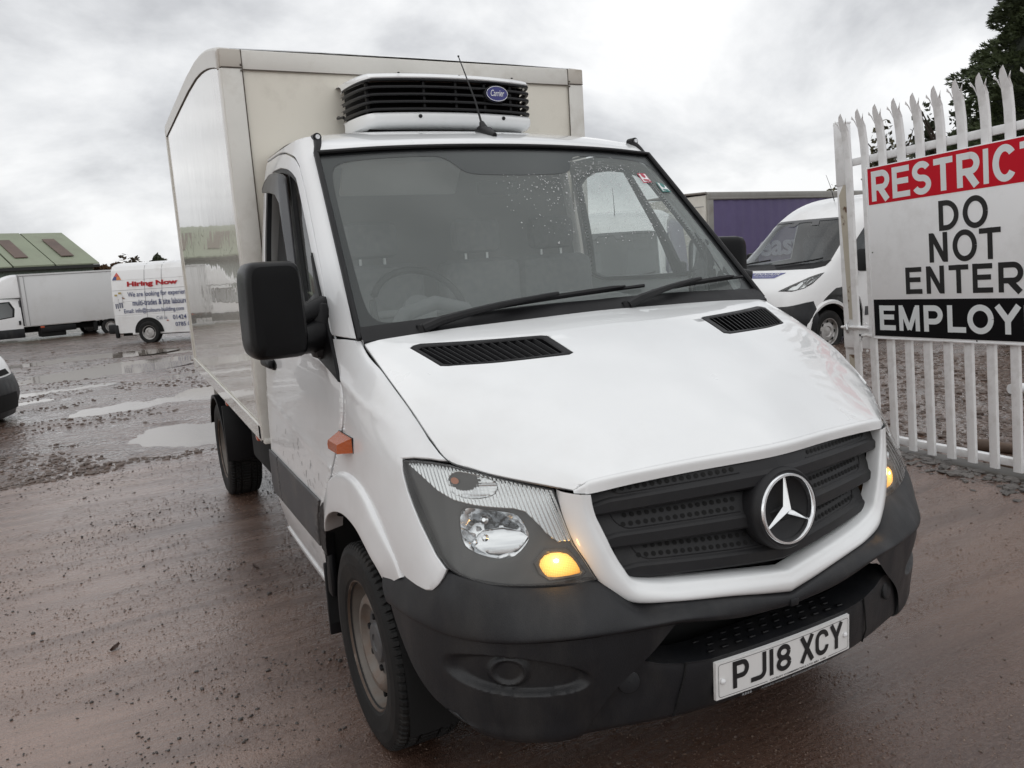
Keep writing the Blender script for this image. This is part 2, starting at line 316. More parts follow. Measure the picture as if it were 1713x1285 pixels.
def tube(path, r, n=8, closed=False, cap=True):
    P = [Vector(p) for p in path]; k = len(P); rs = r if isinstance(r, (list, tuple)) else [r]*k
    up = Vector((0, 0, 1)); rings = []
    for i, p in enumerate(P):
        a = P[(i-1) % k] if (i or closed) else p; b = P[(i+1) % k] if (i < k-1 or closed) else p
        t = (b-a).normalized(); u = up if abs(t.dot(up)) < .95 else Vector((1, 0, 0))
        x = t.cross(u).normalized(); y = x.cross(t).normalized()
        rings.append([p+x*(math.cos(2*PI*j/n)*rs[i])+y*(math.sin(2*PI*j/n)*rs[i]) for j in range(n)])
    V, Fc = grid([[tuple(q) for q in rr] for rr in rings], close_u=True, close_v=closed)
    if cap and not closed: Fc = list(Fc)+[tuple(range(n))[::-1], tuple(range((k-1)*n, k*n))]
    return V, Fc
def lathe(prof, n=48, axis='x', c=(0, 0, 0)):
    """prof: list of (axial, radius)"""
    rows = []
    for a, r in prof:
        row = []
        for j in range(n):
            q = 2*PI*j/n; y, z = r*math.cos(q), r*math.sin(q)
            p = {'x': (a, y, z), 'y': (y, a, z), 'z': (y, z, a)}[axis]
            row.append((p[0]+c[0], p[1]+c[1], p[2]+c[2]))
        rows.append(row)
    return grid(rows, close_u=True)
def prism(poly, d, c=(0, 0, 0), ax=None):
    """poly: list of 3d points (planar), extruded by vector d"""
    n = len(poly); V = [tuple(p) for p in poly]+[tuple(np.add(p, d)) for p in poly]
    Fc = [tuple(range(n)), tuple(range(2*n-1, n-1, -1))]+[(i, i+n, (i+1) % n+n, (i+1) % n) for i in range(n)]
    return V, [tuple(reversed(f)) for f in Fc]
def ncons(vf):
    bm = bmesh.new(); vs_ = [bm.verts.new(p) for p in vf[0]]
    for f in vf[1]:
        try: bm.faces.new([vs_[i] for i in f])
        except ValueError: pass
    bmesh.ops.recalc_face_normals(bm, faces=bm.faces[:]); bm.verts.index_update()
    r = [tuple(v.co) for v in bm.verts], [tuple(v.index for v in f.verts) for f in bm.faces]; bm.free(); return r
def inpoly(pts, poly):
    pts = np.asarray(pts); poly = np.asarray(poly); x, y = pts[:, 0], pts[:, 1]; r = np.zeros(len(pts), bool)
    n = len(poly); j = n-1
    for i in range(n):
        xi, yi = poly[i]; xj, yj = poly[j]
        c = ((yi > y) != (yj > y)) & (x < (xj-xi)*(y-yi)/((yj-yi) if yj != yi else 1e-12)+xi); r ^= c; j = i
    return r
def chaikin(p, k=1):
    p = np.asarray(p, float)
    for _ in range(k):
        q = np.roll(p, -1, 0); p = np.stack([.75*p+.25*q, .25*p+.75*q], 1).reshape(-1, 2)
    return p
def resamp(poly, S, step):
    o = []; n = len(poly)
    for i in range(n):
        a = np.asarray(poly[i], float); b = np.asarray(poly[(i+1) % n], float)
        l = np.linalg.norm(S.ev([a])[0]-S.ev([b])[0]); k = max(1, int(math.ceil(l/step)))
        for q in range(k): o.append(a+(b-a)*q/k)
    return np.array(o)
def offset2(poly, S, d):
    """inset a domain polygon by d metres (sign chosen so that the area shrinks)"""
    a, b = S.d(poly); la = np.linalg.norm(a, axis=1); lb = np.linalg.norm(b, axis=1)
    la = np.maximum(la, .02); lb = np.maximum(lb, .02)
    nx = np.roll(poly, -1, 0); pv = np.roll(poly, 1, 0)
    t = (nx-pv)*np.stack([la, lb], 1); t /= np.maximum(np.linalg.norm(t, axis=1), 1e-9)[:, None]
    A = .5*np.sum(poly[:, 0]*np.roll(poly[:, 1], -1)-np.roll(poly[:, 0], -1)*poly[:, 1])
    nrm = np.stack([-t[:, 1], t[:, 0]], 1)*(1 if A > 0 else -1)
    return poly+nrm*d/np.stack([la, lb], 1)
def trim(S, outline, holes=(), step=.03, off=0., thick=.012, lip=.003, rnd=0, disp=None, flipn=False, edge_step=None):
    """region of surface S bounded by domain polygon, with thickness and softened rim"""
    edge_step = edge_step or step*.6
    loops = []
    for k, pl in enumerate([outline]+list(holes)):
        p = np.asarray(pl, float)
        if rnd: p = chaikin(p, rnd)
        p = resamp(p, S, edge_step); loops.append(p)
    V2 = []; E = []; ring = []
    for k, p in enumerate(loops):
        i0 = len(V2); n = len(p); V2 += [tuple(q) for q in p]; E += [(i0+i, i0+(i+1) % n) for i in range(n)]; ring.append((i0, n))
        if lip:
            q = offset2(p, S, lip if k == 0 else -lip); i1 = len(V2); V2 += [tuple(x) for x in q]
    u0, v0 = loops[0].min(0); u1, v1 = loops[0].max(0)
    # interior grid, metric spacing from the mean jacobian
    a, b = S.d(loops[0]); la = max(np.mean(np.linalg.norm(a, axis=1)), .02); lb = max(np.mean(np.linalg.norm(b, axis=1)), .02)
    gu = np.arange(u0+step/la*.5, u1, step/la); gv = np.arange(v0+step/lb*.5, v1, step/lb)
    if len(gu) and len(gv):
        G = np.stack(np.meshgrid(gu, gv), -1).reshape(-1, 2)
        if flipn is None: G = G
        ins = inpoly(G, offset2(loops[0], S, lip+step*.35))
        for p in loops[1:]: ins &= ~inpoly(G, offset2(p, S, -(lip+step*.35)))
        V2 += [tuple(x) for x in G[ins]]
    res = geometry.delaunay_2d_cdt([Vector(x) for x in V2], E, [], 0, 1e-6)
    v2 = np.array([tuple(x) for x in res[0]]); tri = [tuple(f) for f in res[2]]
    orig = res[3]; remap = {}
    for i, l in enumerate(orig):
        for j in l: remap[j] = i
    cen = np.array([v2[list(t)].mean(0) for t in tri]); keep = inpoly(cen, loops[0])
    for p in loops[1:]: keep &= ~inpoly(cen, p)
    tri = [t for t, k in zip(tri, keep) if k]
    P = S.ev(v2); Nn = S.normal(v2)
    if flipn: Nn = -Nn
    o = np.full(len(P), float(off))
    if disp is not None: o = o+disp(v2, P)
    rim = set()
    for i0, n in ring:
        for i in range(i0, i0+n): rim.add(remap[i])
    if lip:
        for i in rim:
            if abs(P[i][0]) > 1e-4: o[i] -= lip*.8
    P = P+Nn*o[:, None]
    V = [tuple(p) for p in P]; Fc = []
    for t in tri:
        a, b, c = P[t[0]], P[t[1]], P[t[2]]
        n = np.cross(b-a, c-a); Fc.append(t if n @ Nn[t[0]] > 0 else t[::-1])
    if thick:
        for i0, n in ring:
            ids = [remap[i] for i in range(i0, i0+n)]
            top = len(V); V += [tuple(P[i]) for i in ids]; bot = len(V); V += [tuple(P[i]-Nn[i]*thick) for i in ids]
            for i in range(n):
                j = (i+1) % n
                if abs(P[ids[i]][0]) < 1e-4 and abs(P[ids[j]][0]) < 1e-4: continue
                Fc.append((top+i, bot+i, bot+j, top+j))
    return V, Fc
def surfgrid(S, u0=0, u1=None, v0=0, v1=None, nu=30, nv=30, off=0., disp=None):
    u1 = S.nc-1 if u1 is None else u1; v1 = S.nr-1 if v1 is None else v1
    u = np.linspace(u0, u1, nu); v = np.linspace(v0, v1, nv); uv = np.stack(np.meshgrid(u, v), -1).reshape(-1, 2)
    P = S.ev(uv)
    o = off+(disp(uv, P) if disp is not None else 0)
    if np.any(o): P = P+S.normal(uv)*np.broadcast_to(o, (len(P),))[:, None]
    return grid(P.reshape(nv, nu, 3))
_txt = {}
def text(s, size=1., ext=.002, bold=0., sx=1., align='CENTER', space=1., shear=0.):
    """lettering as a mesh in the xz plane, facing -y, baseline at z=0"""
    cu = bpy.data.curves.new('t', 'FONT'); cu.body = s; cu.size = size; cu.extrude = ext; cu.offset = bold; cu.align_x = align; cu.space_character = space; cu.resolution_u = 4; cu.shear = shear
    o = bpy.data.objects.new('t', cu); me = bpy.data.meshes.new_from_object(o)
    V = [(v.co.x*sx, -v.co.z, v.co.y) for v in me.vertices]; Fc = [tuple(p.vertices) for p in me.polygons]
    bpy.data.objects.remove(o); bpy.data.curves.remove(cu); bpy.data.meshes.remove(me)
    return V, Fc
def textbox(s, x0, x1, z0, z1, ext=.002, bold=0., shear=0.):
    """lettering stretched to fill the rectangle (xz plane, facing -y)"""
    V, Fc = text(s, 1., 0.5, bold, shear=shear); A = np.array(V); lo, hi = A.min(0), A.max(0)
    X = x0+(A[:, 0]-lo[0])/(hi[0]-lo[0])*(x1-x0); Z = z0+(A[:, 2]-lo[2])/(hi[2]-lo[2])*(z1-z0); Y = np.where(A[:, 1] > 0, 0, -ext)
    return list(zip(X, Y, Z)), Fc
def frame(o, xdir, zdir=(0, 0, 1)):
    """matrix mapping local x->xdir, z->zdir, y->into the surface"""
    x = Vector(xdir).normalized(); z = Vector(zdir); z = (z-x*z.dot(x)).normalized(); y = z.cross(x)
    return Matrix(((x.x, y.x, z.x, o[0]), (x.y, y.y, z.y, o[1]), (x.z, y.z, z.z, o[2]), (0, 0, 0, 1)))
def ell(a, b, n=40, c=(0, 0), ph=0): return [(c[0]+a*math.cos(2*PI*i/n+ph), c[1]+b*math.sin(2*PI*i/n+ph)) for i in range(n)]
def noise2(x, y, seed=0):
    """smooth value noise, vectorised"""
    xi = np.floor(x).astype(np.int64); yi = np.floor(y).astype(np.int64); fx = x-xi; fy = y-yi
    def h(a, b):
        n = (a*374761393+b*668265263+seed*1442695041) & 0xffffffff
        n = ((n ^ (n >> 13))*1274126177) & 0xffffffff
        return ((n ^ (n >> 16)) & 0xffff)/65535.
    sx_ = fx*fx*(3-2*fx); sy_ = fy*fy*(3-2*fy)
    return (h(xi, yi)*(1-sx_)+h(xi+1, yi)*sx_)*(1-sy_)+(h(xi, yi+1)*(1-sx_)+h(xi+1, yi+1)*sx_)*sy_
def fbm(x, y, oct=4, seed=0):
    r = 0; a = .5
    for i in range(oct): r = r+a*(noise2(x*2**i, y*2**i, seed+i)-.5); a *= .5
    return r
# ================================================================ ground, puddles, far things
def gz(x, y):
    """lie of the land: level under the truck, falling gently away behind it"""
    d = (np.asarray(x)-CAM[0])*CF[0]+(np.asarray(y)-CAM[1])*CF[1]
    t = np.clip((d-8)/16, 0, 1); return -.36*t*t*(3-2*t)
PUD = [(-.92, 6.45, .62, .72, -.05), (-1.75, 9.15, .78, .42, .25), (-.45, 9.6, .55, .7, .0), (-2.6, 15.2, 1.9, .8, .35), (-1.6, 17.2, 1.7, .7, .3), (-3.2, 12.2, 1.2, .35, .3), (-.6, 13.0, 1.3, .4, .3), (-2.9, 21.2, 2.2, .8, .2), (.3, 20.9, 1.6, .6, .2), (4.35, -.62, .30, .16, -.3), (-3.4, 10.9, 1.0, .25, .3)]
def cracked(x, y): return 0
def apron(x, y):
    """1 on the concrete apron, 0 on gravel"""
    e = 5.15+.10*(x+1)+.22*fbm(x*1.3, y*1.3, 3, 11); a = np.clip((e-y)/.35+.5, 0, 1)
    f = 3.12+.06*(y-.5)+.05*fbm(x*3, y*3, 3, 17); b = np.clip((f-x)/.10+.5, 0, 1)
    return a*b
def height(x, y):
    a = apron(x, y); h = gz(x, y)
    h = h+(1-a)*(.050*fbm(x*.9, y*.9, 4, 3)+.045*fbm(x*2.7, y*3.4, 3, 5)+.012*fbm(x*14, y*14, 2, 8))
    h = h+a*(.006*fbm(x*1.6, y*1.6, 3, 21)+.004*fbm((x*.3-y*.05)*2, y*9, 2, 25)*np.clip(-x, 0, 1))
    for px, py, ra, rb, an in PUD:
        c, s = math.cos(an), math.sin(an); u = ((x-px)*c+(y-py)*s)/ra; v = (-(x-px)*s+(y-py)*c)/rb
        r = np.sqrt(u*u+v*v)+.45*fbm(x*2.1, y*2.1, 3, 31)
        k = .055 if py > 3 else .012
        h = h-k*np.clip(1.35-r, 0, 1)
    # stony ridge under the gate
    r = np.abs(x-(3.30+.07*(y-.6)))
    h = h+.07*np.exp(-(r/.22)**2)*np.clip((2.2-y)/.5, 0, 1)
    # gravel banked higher beyond the gate
    return h
ang0 = math.atan2(CF[0], CF[1])
ths = np.concatenate([np.linspace(-PI, -.72, 40)[:-1], np.linspace(-.72, .72, 620), np.linspace(.72, PI, 40)[1:]])
rs_ = np.concatenate([np.geomspace(.25, 60, 520), np.geomspace(62, 1500, 30)])
A_, R_ = np.meshgrid(ths+ang0, rs_)
gx, gy = CAM[0]+R_*np.sin(A_), CAM[1]+R_*np.cos(A_)
gh = height(gx, gy); gh = np.where(R_ > 60, gz(gx, gy), gh)
ctrv = np.array([[CAM[0], CAM[1], float(height(np.array([CAM[0]]), np.array([CAM[1]]))[0])]])
nth = len(ths); nr_ = len(rs_)
V = np.concatenate([np.stack([gx, gy, gh], -1).reshape(-1, 3), ctrv])
i_ = np.arange((nr_-1)*(nth-1)); ri, ti = i_//(nth-1), i_ % (nth-1)
F4 = np.stack([ri*nth+ti, ri*nth+ti+1, (ri+1)*nth+ti+1, (ri+1)*nth+ti], -1)[:, ::-1]
me = bpy.data.meshes.new('ground'); nv = len(V)
F3 = np.stack([np.full(nth-1, nv-1), np.arange(nth-1)+1, np.arange(nth-1)], -1)[:, ::-1]
loops = np.concatenate([F4.ravel(), F3.ravel()]); starts = np.concatenate([np.arange(len(F4))*4, len(F4)*4+np.arange(len(F3))*3])
me.vertices.add(nv); me.vertices.foreach_set('co', V.ravel()); me.loops.add(len(loops)); me.loops.foreach_set('vertex_index', loops.astype(np.int32))
me.polygons.add(len(starts)); me.polygons.foreach_set('loop_start', starts.astype(np.int32)); me.polygons.foreach_set('use_smooth', [True]*len(starts)); me.update(); me.validate()
# attribute: apron mask (what the surface is made of)
at_ = me.attributes.new('apron', 'FLOAT', 'POINT'); at_.data.foreach_set('value', np.concatenate([apron(gx, gy).ravel(), [1.]]).astype(np.float32))
def ground_mat():
    m = bpy.data.materials.new('wet_muddy_ground'); m.use_nodes = True; t = m.node_tree; Nn = t.nodes; Lk = t.links.new; b = Nn['Principled BSDF']
    geo = Nn.new('ShaderNodeNewGeometry'); at = Nn.new('ShaderNodeAttribute'); at.attribute_name = 'apron'
    def mapn(sc_, rz=0.):
        q = Nn.new('ShaderNodeMapping'); Lk(geo.outputs['Position'], q.inputs[0]); q.inputs['Scale'].default_value = sc_; q.inputs['Rotation'].default_value = (0, 0, rz); return q.outputs[0]
    def noise(s, det=4, rg=.6, vec=None, dist=0.):
        n = Nn.new('ShaderNodeTexNoise'); n.inputs['Scale'].default_value = s; n.inputs['Detail'].default_value = det; n.inputs['Roughness'].default_value = rg; n.inputs['Distortion'].default_value = dist
        Lk(vec if vec is not None else geo.outputs['Position'], n.inputs['Vector']); return n.outputs[0]
    def mr(x, a, b_, c, d):
        n = Nn.new('ShaderNodeMapRange'); n.inputs[1].default_value = a; n.inputs[2].default_value = b_; n.inputs[3].default_value = c; n.inputs[4].default_value = d; Lk(x, n.inputs[0]); return n.outputs[0]
    def mix(f, a, b_):
        n = Nn.new('ShaderNodeMix'); n.data_type = 'RGBA'
        if isinstance(f, float): n.inputs[0].default_value = f
        else: Lk(f, n.inputs[0])
        for i, q in ((6, a), (7, b_)):
            if isinstance(q, tuple): n.inputs[i].default_value = (*q, 1)
            else: Lk(q, n.inputs[i])
        return n.outputs[2]
    def op(o, a, b_=0.):
        n = Nn.new('ShaderNodeMath'); n.operation = o
        for i, q in ((0, a), (1, b_)):
            if isinstance(q, (int, float)): n.inputs[i].default_value = q
            else: Lk(q, n.inputs[i])
        return n.outputs[0]
    streak = noise(1.0, 6, .62, mapn((.55, 5.5, 1), .17), .3)      # tyre-drawn silt films across the apron
    big = noise(.8, 4); mid = noise(5, 5, .65); fine = noise(55, 4, .7); grit = noise(190, 2, .6)
    vo = Nn.new('ShaderNodeTexVoronoi'); vo.inputs['Scale'].default_value = 95; Lk(geo.outputs['Position'], vo.inputs['Vector'])
    vg = Nn.new('ShaderNodeTexVoronoi'); vg.inputs['Scale'].default_value = 24; Lk(geo.outputs['Position'], vg.inputs['Vector'])
    vg2 = Nn.new('ShaderNodeTexVoronoi'); vg2.inputs['Scale'].default_value = 9; Lk(geo.outputs['Position'], vg2.inputs['Vector'])
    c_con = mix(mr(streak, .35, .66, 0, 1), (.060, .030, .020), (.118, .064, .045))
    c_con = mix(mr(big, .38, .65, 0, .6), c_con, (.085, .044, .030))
    # sky sheen painted pale to west and right, ground in truck's shade left dark
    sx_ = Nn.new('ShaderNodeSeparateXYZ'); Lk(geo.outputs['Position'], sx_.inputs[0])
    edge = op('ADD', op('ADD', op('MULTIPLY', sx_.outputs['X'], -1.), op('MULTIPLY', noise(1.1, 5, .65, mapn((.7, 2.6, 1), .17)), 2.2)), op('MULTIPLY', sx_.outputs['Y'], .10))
    sheen_left = mr(edge, 1.95, 3.05, 0, 1); right = mr(op('ADD', sx_.outputs['X'], noise(1.6, 5, .65, mapn((1, 2, 1), -.4))), 1.5, 2.6, 0, .55)
    sil = op('MULTIPLY', op('MAXIMUM', sheen_left, right), mr(streak, .34, .60, .35, 1.))  # mask of the painted sky sheen, broken up by the streaks
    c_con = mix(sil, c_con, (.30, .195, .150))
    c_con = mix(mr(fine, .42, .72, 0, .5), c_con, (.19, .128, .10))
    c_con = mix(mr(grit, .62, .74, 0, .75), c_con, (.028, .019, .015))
    c_con = mix(mr(vo.outputs['Distance'], .0, .16, .6, 0), c_con, (.34, .30, .27))
    hue = noise(26, 2); tone = Nn.new('ShaderNodeSeparateColor'); Lk(vg.outputs['Color'], tone.inputs[0])
    c_gr = mix(mr(tone.outputs[0], 0, 1, 0, 1), (.060, .034, .025), (.180, .118, .092))
    c_gr = mix(mr(tone.outputs[1], .75, 1, 0, .7), c_gr, (.15, .085, .055))
    c_gr = mix(mr(mid, .40, .66, 0, .8), c_gr, (.088, .052, .039))
    c_gr = mix(mr(big, .45, .62, 0, .55), c_gr, (.130, .074, .050))
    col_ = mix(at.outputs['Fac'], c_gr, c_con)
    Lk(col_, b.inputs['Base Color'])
    wet = noise(1.4, 5, .62, mapn((.6, 2.2, 1), .2), .5)
    r_con = mr(op('ADD', op('MULTIPLY', streak, .55), op('MULTIPLY', wet, .45)), .36, .60, .44, .13)
    r_gr = mr(wet, .40, .58, .50, .09)
    rmix = Nn.new('ShaderNodeMix'); Lk(at.outputs['Fac'], rmix.inputs[0]); Lk(r_gr, rmix.inputs[2]); Lk(r_con, rmix.inputs[3])
    Lk(rmix.outputs[0], b.inputs['Roughness']); b.inputs['Specular IOR Level'].default_value = .35; b.inputs['Coat Weight'].default_value = 1.; b.inputs['Coat IOR'].default_value = 1.55
    cw = mr(wet, .36, .60, .30, .12); Lk(cw, b.inputs['Coat Roughness'])
    h_con = op('ADD', op('ADD', op('MULTIPLY', fine, .0085), op('MULTIPLY', grit, .0042)), op('MULTIPLY', noise(14, 5, .6, mapn((.5, 2.4, 1), .17)), .010))
    h_gr = op('ADD', op('ADD', op('MULTIPLY', vg.outputs['Distance'], -.028), op('MULTIPLY', vg2.outputs['Distance'], -.03)), op('MULTIPLY', mid, .045))
    hm = Nn.new('ShaderNodeMix'); Lk(at.outputs['Fac'], hm.inputs[0]); Lk(h_gr, hm.inputs[2]); Lk(h_con, hm.inputs[3])
    bp = Nn.new('ShaderNodeBump'); bp.inputs['Strength'].default_value = .8; bp.inputs['Distance'].default_value = 1.; Lk(hm.outputs[0], bp.inputs['Height']); Lk(bp.outputs[0], b.inputs['Normal'])
    bp2 = Nn.new('ShaderNodeBump'); bp2.inputs['Strength'].default_value = .30; bp2.inputs['Distance'].default_value = 1.; Lk(hm.outputs[0], bp2.inputs['Height']); Lk(bp2.outputs[0], b.inputs['Coat Normal'])
    return m
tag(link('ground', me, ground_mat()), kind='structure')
water = mat('puddle_water', (.22, .19, .165), .03, spec=1., bump=.0012, bscale=7)
for px, py, ra, rb, an in PUD:
    g = []; n = 48
    big_ = py > 3
    for r in np.linspace(0, 1.45, 8):
        row = []
        for q in np.linspace(0, 2*PI, n+1)[:-1]:
            u, v = ra*r*math.cos(q), rb*r*math.sin(q); x = px+u*math.cos(an)-v*math.sin(an); y = py+u*math.sin(an)+v*math.cos(an)
            row.append((x, y, float(gz(px, py))-(.026 if big_ else .0042)))
        g.append(row)
    tag(obj('puddle', grid(g, close_u=True), water), kind='structure')
fbm_ = fbm
# ---------------------------------------------------------------- green warehouse
WR = np.array([math.cos(.33), math.sin(.33)]); WN = np.array([-WR[1], WR[0]])
w0 = np.array([-1.79, 72.8])          # right-hand eave corner
Wh = thing('warehouse', 'low warehouse with pale green sheet roof and brown rooflights behind the parked vehicles', 'warehouse', (w0[0], w0[1], -.36))
gwall = mat('green_wall_sheet', (.13, .17, .14), .6, var=.12, vscale=.8, stretch=(1, 1, .15)); groof = mat('green_roof_sheet', (.235, .265, .185), .6, var=.10, vscale=.25, dirt=(.20, .20, .15), dscale=.4, damt=.6)
rl = mat('brown_rooflight', (.10, .062, .045), .5, var=.3, vscale=.6)
def wp(a, b, z): p = -WR*a+WN*b; return (p[0], p[1], z)
LN, DP, EV, RG = 96., 15.6, 3.69, 6.58
fw = []
nst = 320
rows = [[wp(LN*i/nst, .08*(1 if i % 2 else 0), z) for i in range(nst+1)] for z in (-1, EV)]
obj('front_wall', grid(rows), gwall, Wh, smooth=False)
obj('end_wall', ([wp(0, 0, -1), wp(0, DP, -1), wp(0, DP, EV), wp(0, DP/2, RG), wp(0, 0, EV)], [(0, 1, 2, 3, 4)]), gwall, Wh, smooth=False)
obj('back_wall', ([wp(0, DP, -1), wp(LN, DP, -1), wp(LN, DP, EV), wp(0, DP, EV)], [(0, 1, 2, 3)]), gwall, Wh, smooth=False)
np_ = 32
for k in range(np_):
    a0, a1 = LN*k/np_-(.4 if k == 0 else 0), LN*(k+1)/np_-.12
    obj('roof_sheet', join(*[prism([wp(a0, -.35, EV-.1), wp(a1, -.35, EV-.1), wp(a1, DP/2, RG), wp(a0, DP/2, RG)], (0, 0, .10+.03*(k % 2)))]), groof, Wh, smooth=False)
    if k < 26:
        f0, f1 = .20, .74; s_ = lambda a, f: tuple(np.array(wp(a, -.35+(DP/2+.35)*f, EV-.1+(RG-EV+.1)*f+.19)))
        obj('rooflight', prism([s_(a0+1.35, f0), s_(a0+2.3, f0), s_(a0+2.3, f1), s_(a0+1.35, f1)], (0, 0, .05)), rl, Wh, smooth=False)
obj('back_roof', ([wp(-.4, DP/2, RG+.06), wp(LN, DP/2, RG+.06), wp(LN, DP+.35, EV), wp(-.4, DP+.35, EV)], [(0, 1, 2, 3)]), groof, Wh, smooth=False)
obj('eaves_gutter', prism([wp(-.4, -.45, EV-.35), wp(LN, -.45, EV-.35), wp(LN, -.45, EV-.12), wp(-.4, -.45, EV-.12)], tuple(np.array(wp(0, .25, 0)))), mat('dark_gutter', (.02, .022, .02), .6), Wh, smooth=False)
# ---------------------------------------------------------------- trees
bark = mat('bark', (.065, .050, .040), .9, var=.3, vscale=6)
def leafmat(n, c, v=.35): return mat(n, c, .75, var=v, vscale=.9)
def crown_cards(n, sx, sy, sz, cz, leaf, seed, clumps=26, flat=.75, droop=0.):
    r = np.random.default_rng(seed); C0 = []
    while len(C0) < clumps:
        p = r.uniform(-1, 1, 3)
        if .25 < np.linalg.norm(p) < 1: C0.append(p)
    C0 = np.array(C0); rad = r.uniform(.16, .38, clumps)
    k = r.integers(0, clumps, n); d = r.normal(size=(n, 3)); d /= np.linalg.norm(d, axis=1)[:, None]
    P = C0[k]+d*(rad[k]*r.uniform(.35, 1., n)**.5)[:, None]
    P = P*np.array([sx, sy, sz])+np.array([0, 0, cz])
    a = r.normal(size=(n, 3)); a /= np.linalg.norm(a, axis=1)[:, None]; b = np.cross(a, r.normal(size=(n, 3))); b /= np.linalg.norm(b, axis=1)[:, None]
    s = leaf*r.uniform(.5, 1.3, n)[:, None]
    V = np.stack([P-a*s-b*s*.4, P+a*s*.2-b*s*.6, P+a*s+b*s*.3, P-a*s*.2+b*s*.6], 1).reshape(-1, 3)
    F_ = np.arange(n*4).reshape(-1, 4)
    return V.tolist(), F_.tolist()
def twigs(n, h, spread, seed, r0=.05):
    r = random.Random(seed); parts = []
    parts.append(tube([(0, 0, 0), (r.uniform(-.1, .1)*h*.2, 0, h*.35), (r.uniform(-.1, .1)*h*.3, 0, h*.7)], [r0*1.6, r0*1.1, r0*.4], 6))
    for i in range(n):
        z = h*r.uniform(.2, .65); a = r.uniform(0, 2*PI); l = spread*r.uniform(.5, 1.1); zz = z+h*r.uniform(.15, .42)
        parts.append(tube([(0, 0, z), (math.cos(a)*l*.5, math.sin(a)*l*.5, z+(zz-z)*.6), (math.cos(a)*l, math.sin(a)*l, zz)], [r0*.6, r0*.35, r0*.12], 5))
    return join(*parts)
def tree(name, label, cat, x, y, h, wd, lm, n, leaf, seed, group=None, cl=26, nt=12, base=None, low=.12, r0=None):
    z = float(gz(x, y)) if base is None else base
    t = thing(name, label, cat, (x, y, z), random.uniform(0, 6), group)
    obj('crown', crown_cards(n, wd/2, wd/2, h*(1-low)/2, h*(1+low)/2, leaf, seed, cl), lm, t, smooth=False)
    obj('trunk', twigs(nt, h, wd*.42, seed, r0 or h*.018), bark, t)
    return t
rust = leafmat('autumn_brown_leaves', (.115, .062, .030)); olive = leafmat('olive_leaves', (.075, .068, .032)); dkgreen = leafmat('dark_green_leaves', (.035, .045, .020)); tan = leafmat('tan_twigs', (.12, .085, .055))
gp_ = 'trees in the hedge line beyond the vans'
tree('hedge_tree', 'rounded russet tree right beside the end of the green warehouse', 'tree', -1.0, 76.5, 3.75, 6.0, rust, 2600, .30, 1, gp_)
tree('hedge_tree', 'thin bare-topped tan tree between the russet tree and the dark green tree', 'tree', 2.0, 75.5, 3.1, 5.0, tan, 1100, .16, 2, gp_)
tree('hedge_tree', 'small dark green round-headed tree in the middle of the hedge line', 'tree', 3.3, 74.6, 3.85, 2.8, dkgreen, 1500, .22, 3, gp_)
tree('hedge_tree', 'low brown tree to the right of the dark green tree', 'tree', 5.4, 73.8, 3.1, 4.6, rust, 1500, .24, 4, gp_)
tree('hedge_tree', 'olive and orange tree rising against the edge of the cream truck body', 'tree', 8.2, 72.6, 4.3, 5.0, olive, 1700, .24, 5, gp_)
tree('hedge_tree', 'sparse tall tree with few leaves touching the cream truck body', 'tree', 9.2, 72.0, 5.6, 3.4, olive, 420, .18, 6, gp_, nt=22)
V, Fc = [], []
for i in range(150):
    x = -8+i*.9+random.uniform(-.4, .4); y = 79-(x)*.34
    v, f = crown_cards(170, 1.4, 1.2, 1.75+random.uniform(-.2, .7), 2.15, .24, 100+i, 8); n = len(V)
    V += [(p[0]+x, p[1]+y, p[2]-.36) for p in v]; Fc += [tuple(k+n for k in q) for q in f]
tag(obj('far_hedge', (V, Fc), leafmat('hedge_brown', (.075, .055, .034), .5), smooth=False), kind='stuff')
V, Fc = [], []
for i in range(90):
    x = 24+i*.9+random.uniform(-.4, .4); y = 33-(x-24)*.75+random.uniform(-1, 1)
    v, f = crown_cards(120, 1.5, 1.3, 1.7+random.uniform(-.4, .8), 1.6, .20, 400+i, 8); n = len(V)
    V += [(p[0]+x, p[1]+y, p[2]-.36) for p in v]; Fc += [tuple(k+n for k in q) for q in f]
tag(obj('right_hedge', (V, Fc), leafmat('hedge_dark', (.045, .042, .028), .5), smooth=False), kind='stuff')
tree('garden_tree', 'dark leafy tree seen between the first pale tops of the gate', 'tree', 18.9, 12.9, 4.9, 2.1, olive, 2400, .085, 21, 'trees behind the gate', 30, 18)
tree('garden_tree', 'taller dark leafy tree next to the conifer above the red sign', 'tree', 18.6, 11.2, 5.35, 2.0, dkgreen, 2400, .085, 22, 'trees behind the gate', 30, 18)
tree('garden_tree', 'low leafy tree showing over the lorry roof left of the gate post', 'tree', 27.8, 23.2, 4.3, 3.0, olive, 1400, .11, 23, 'trees behind the gate', 20, 14)
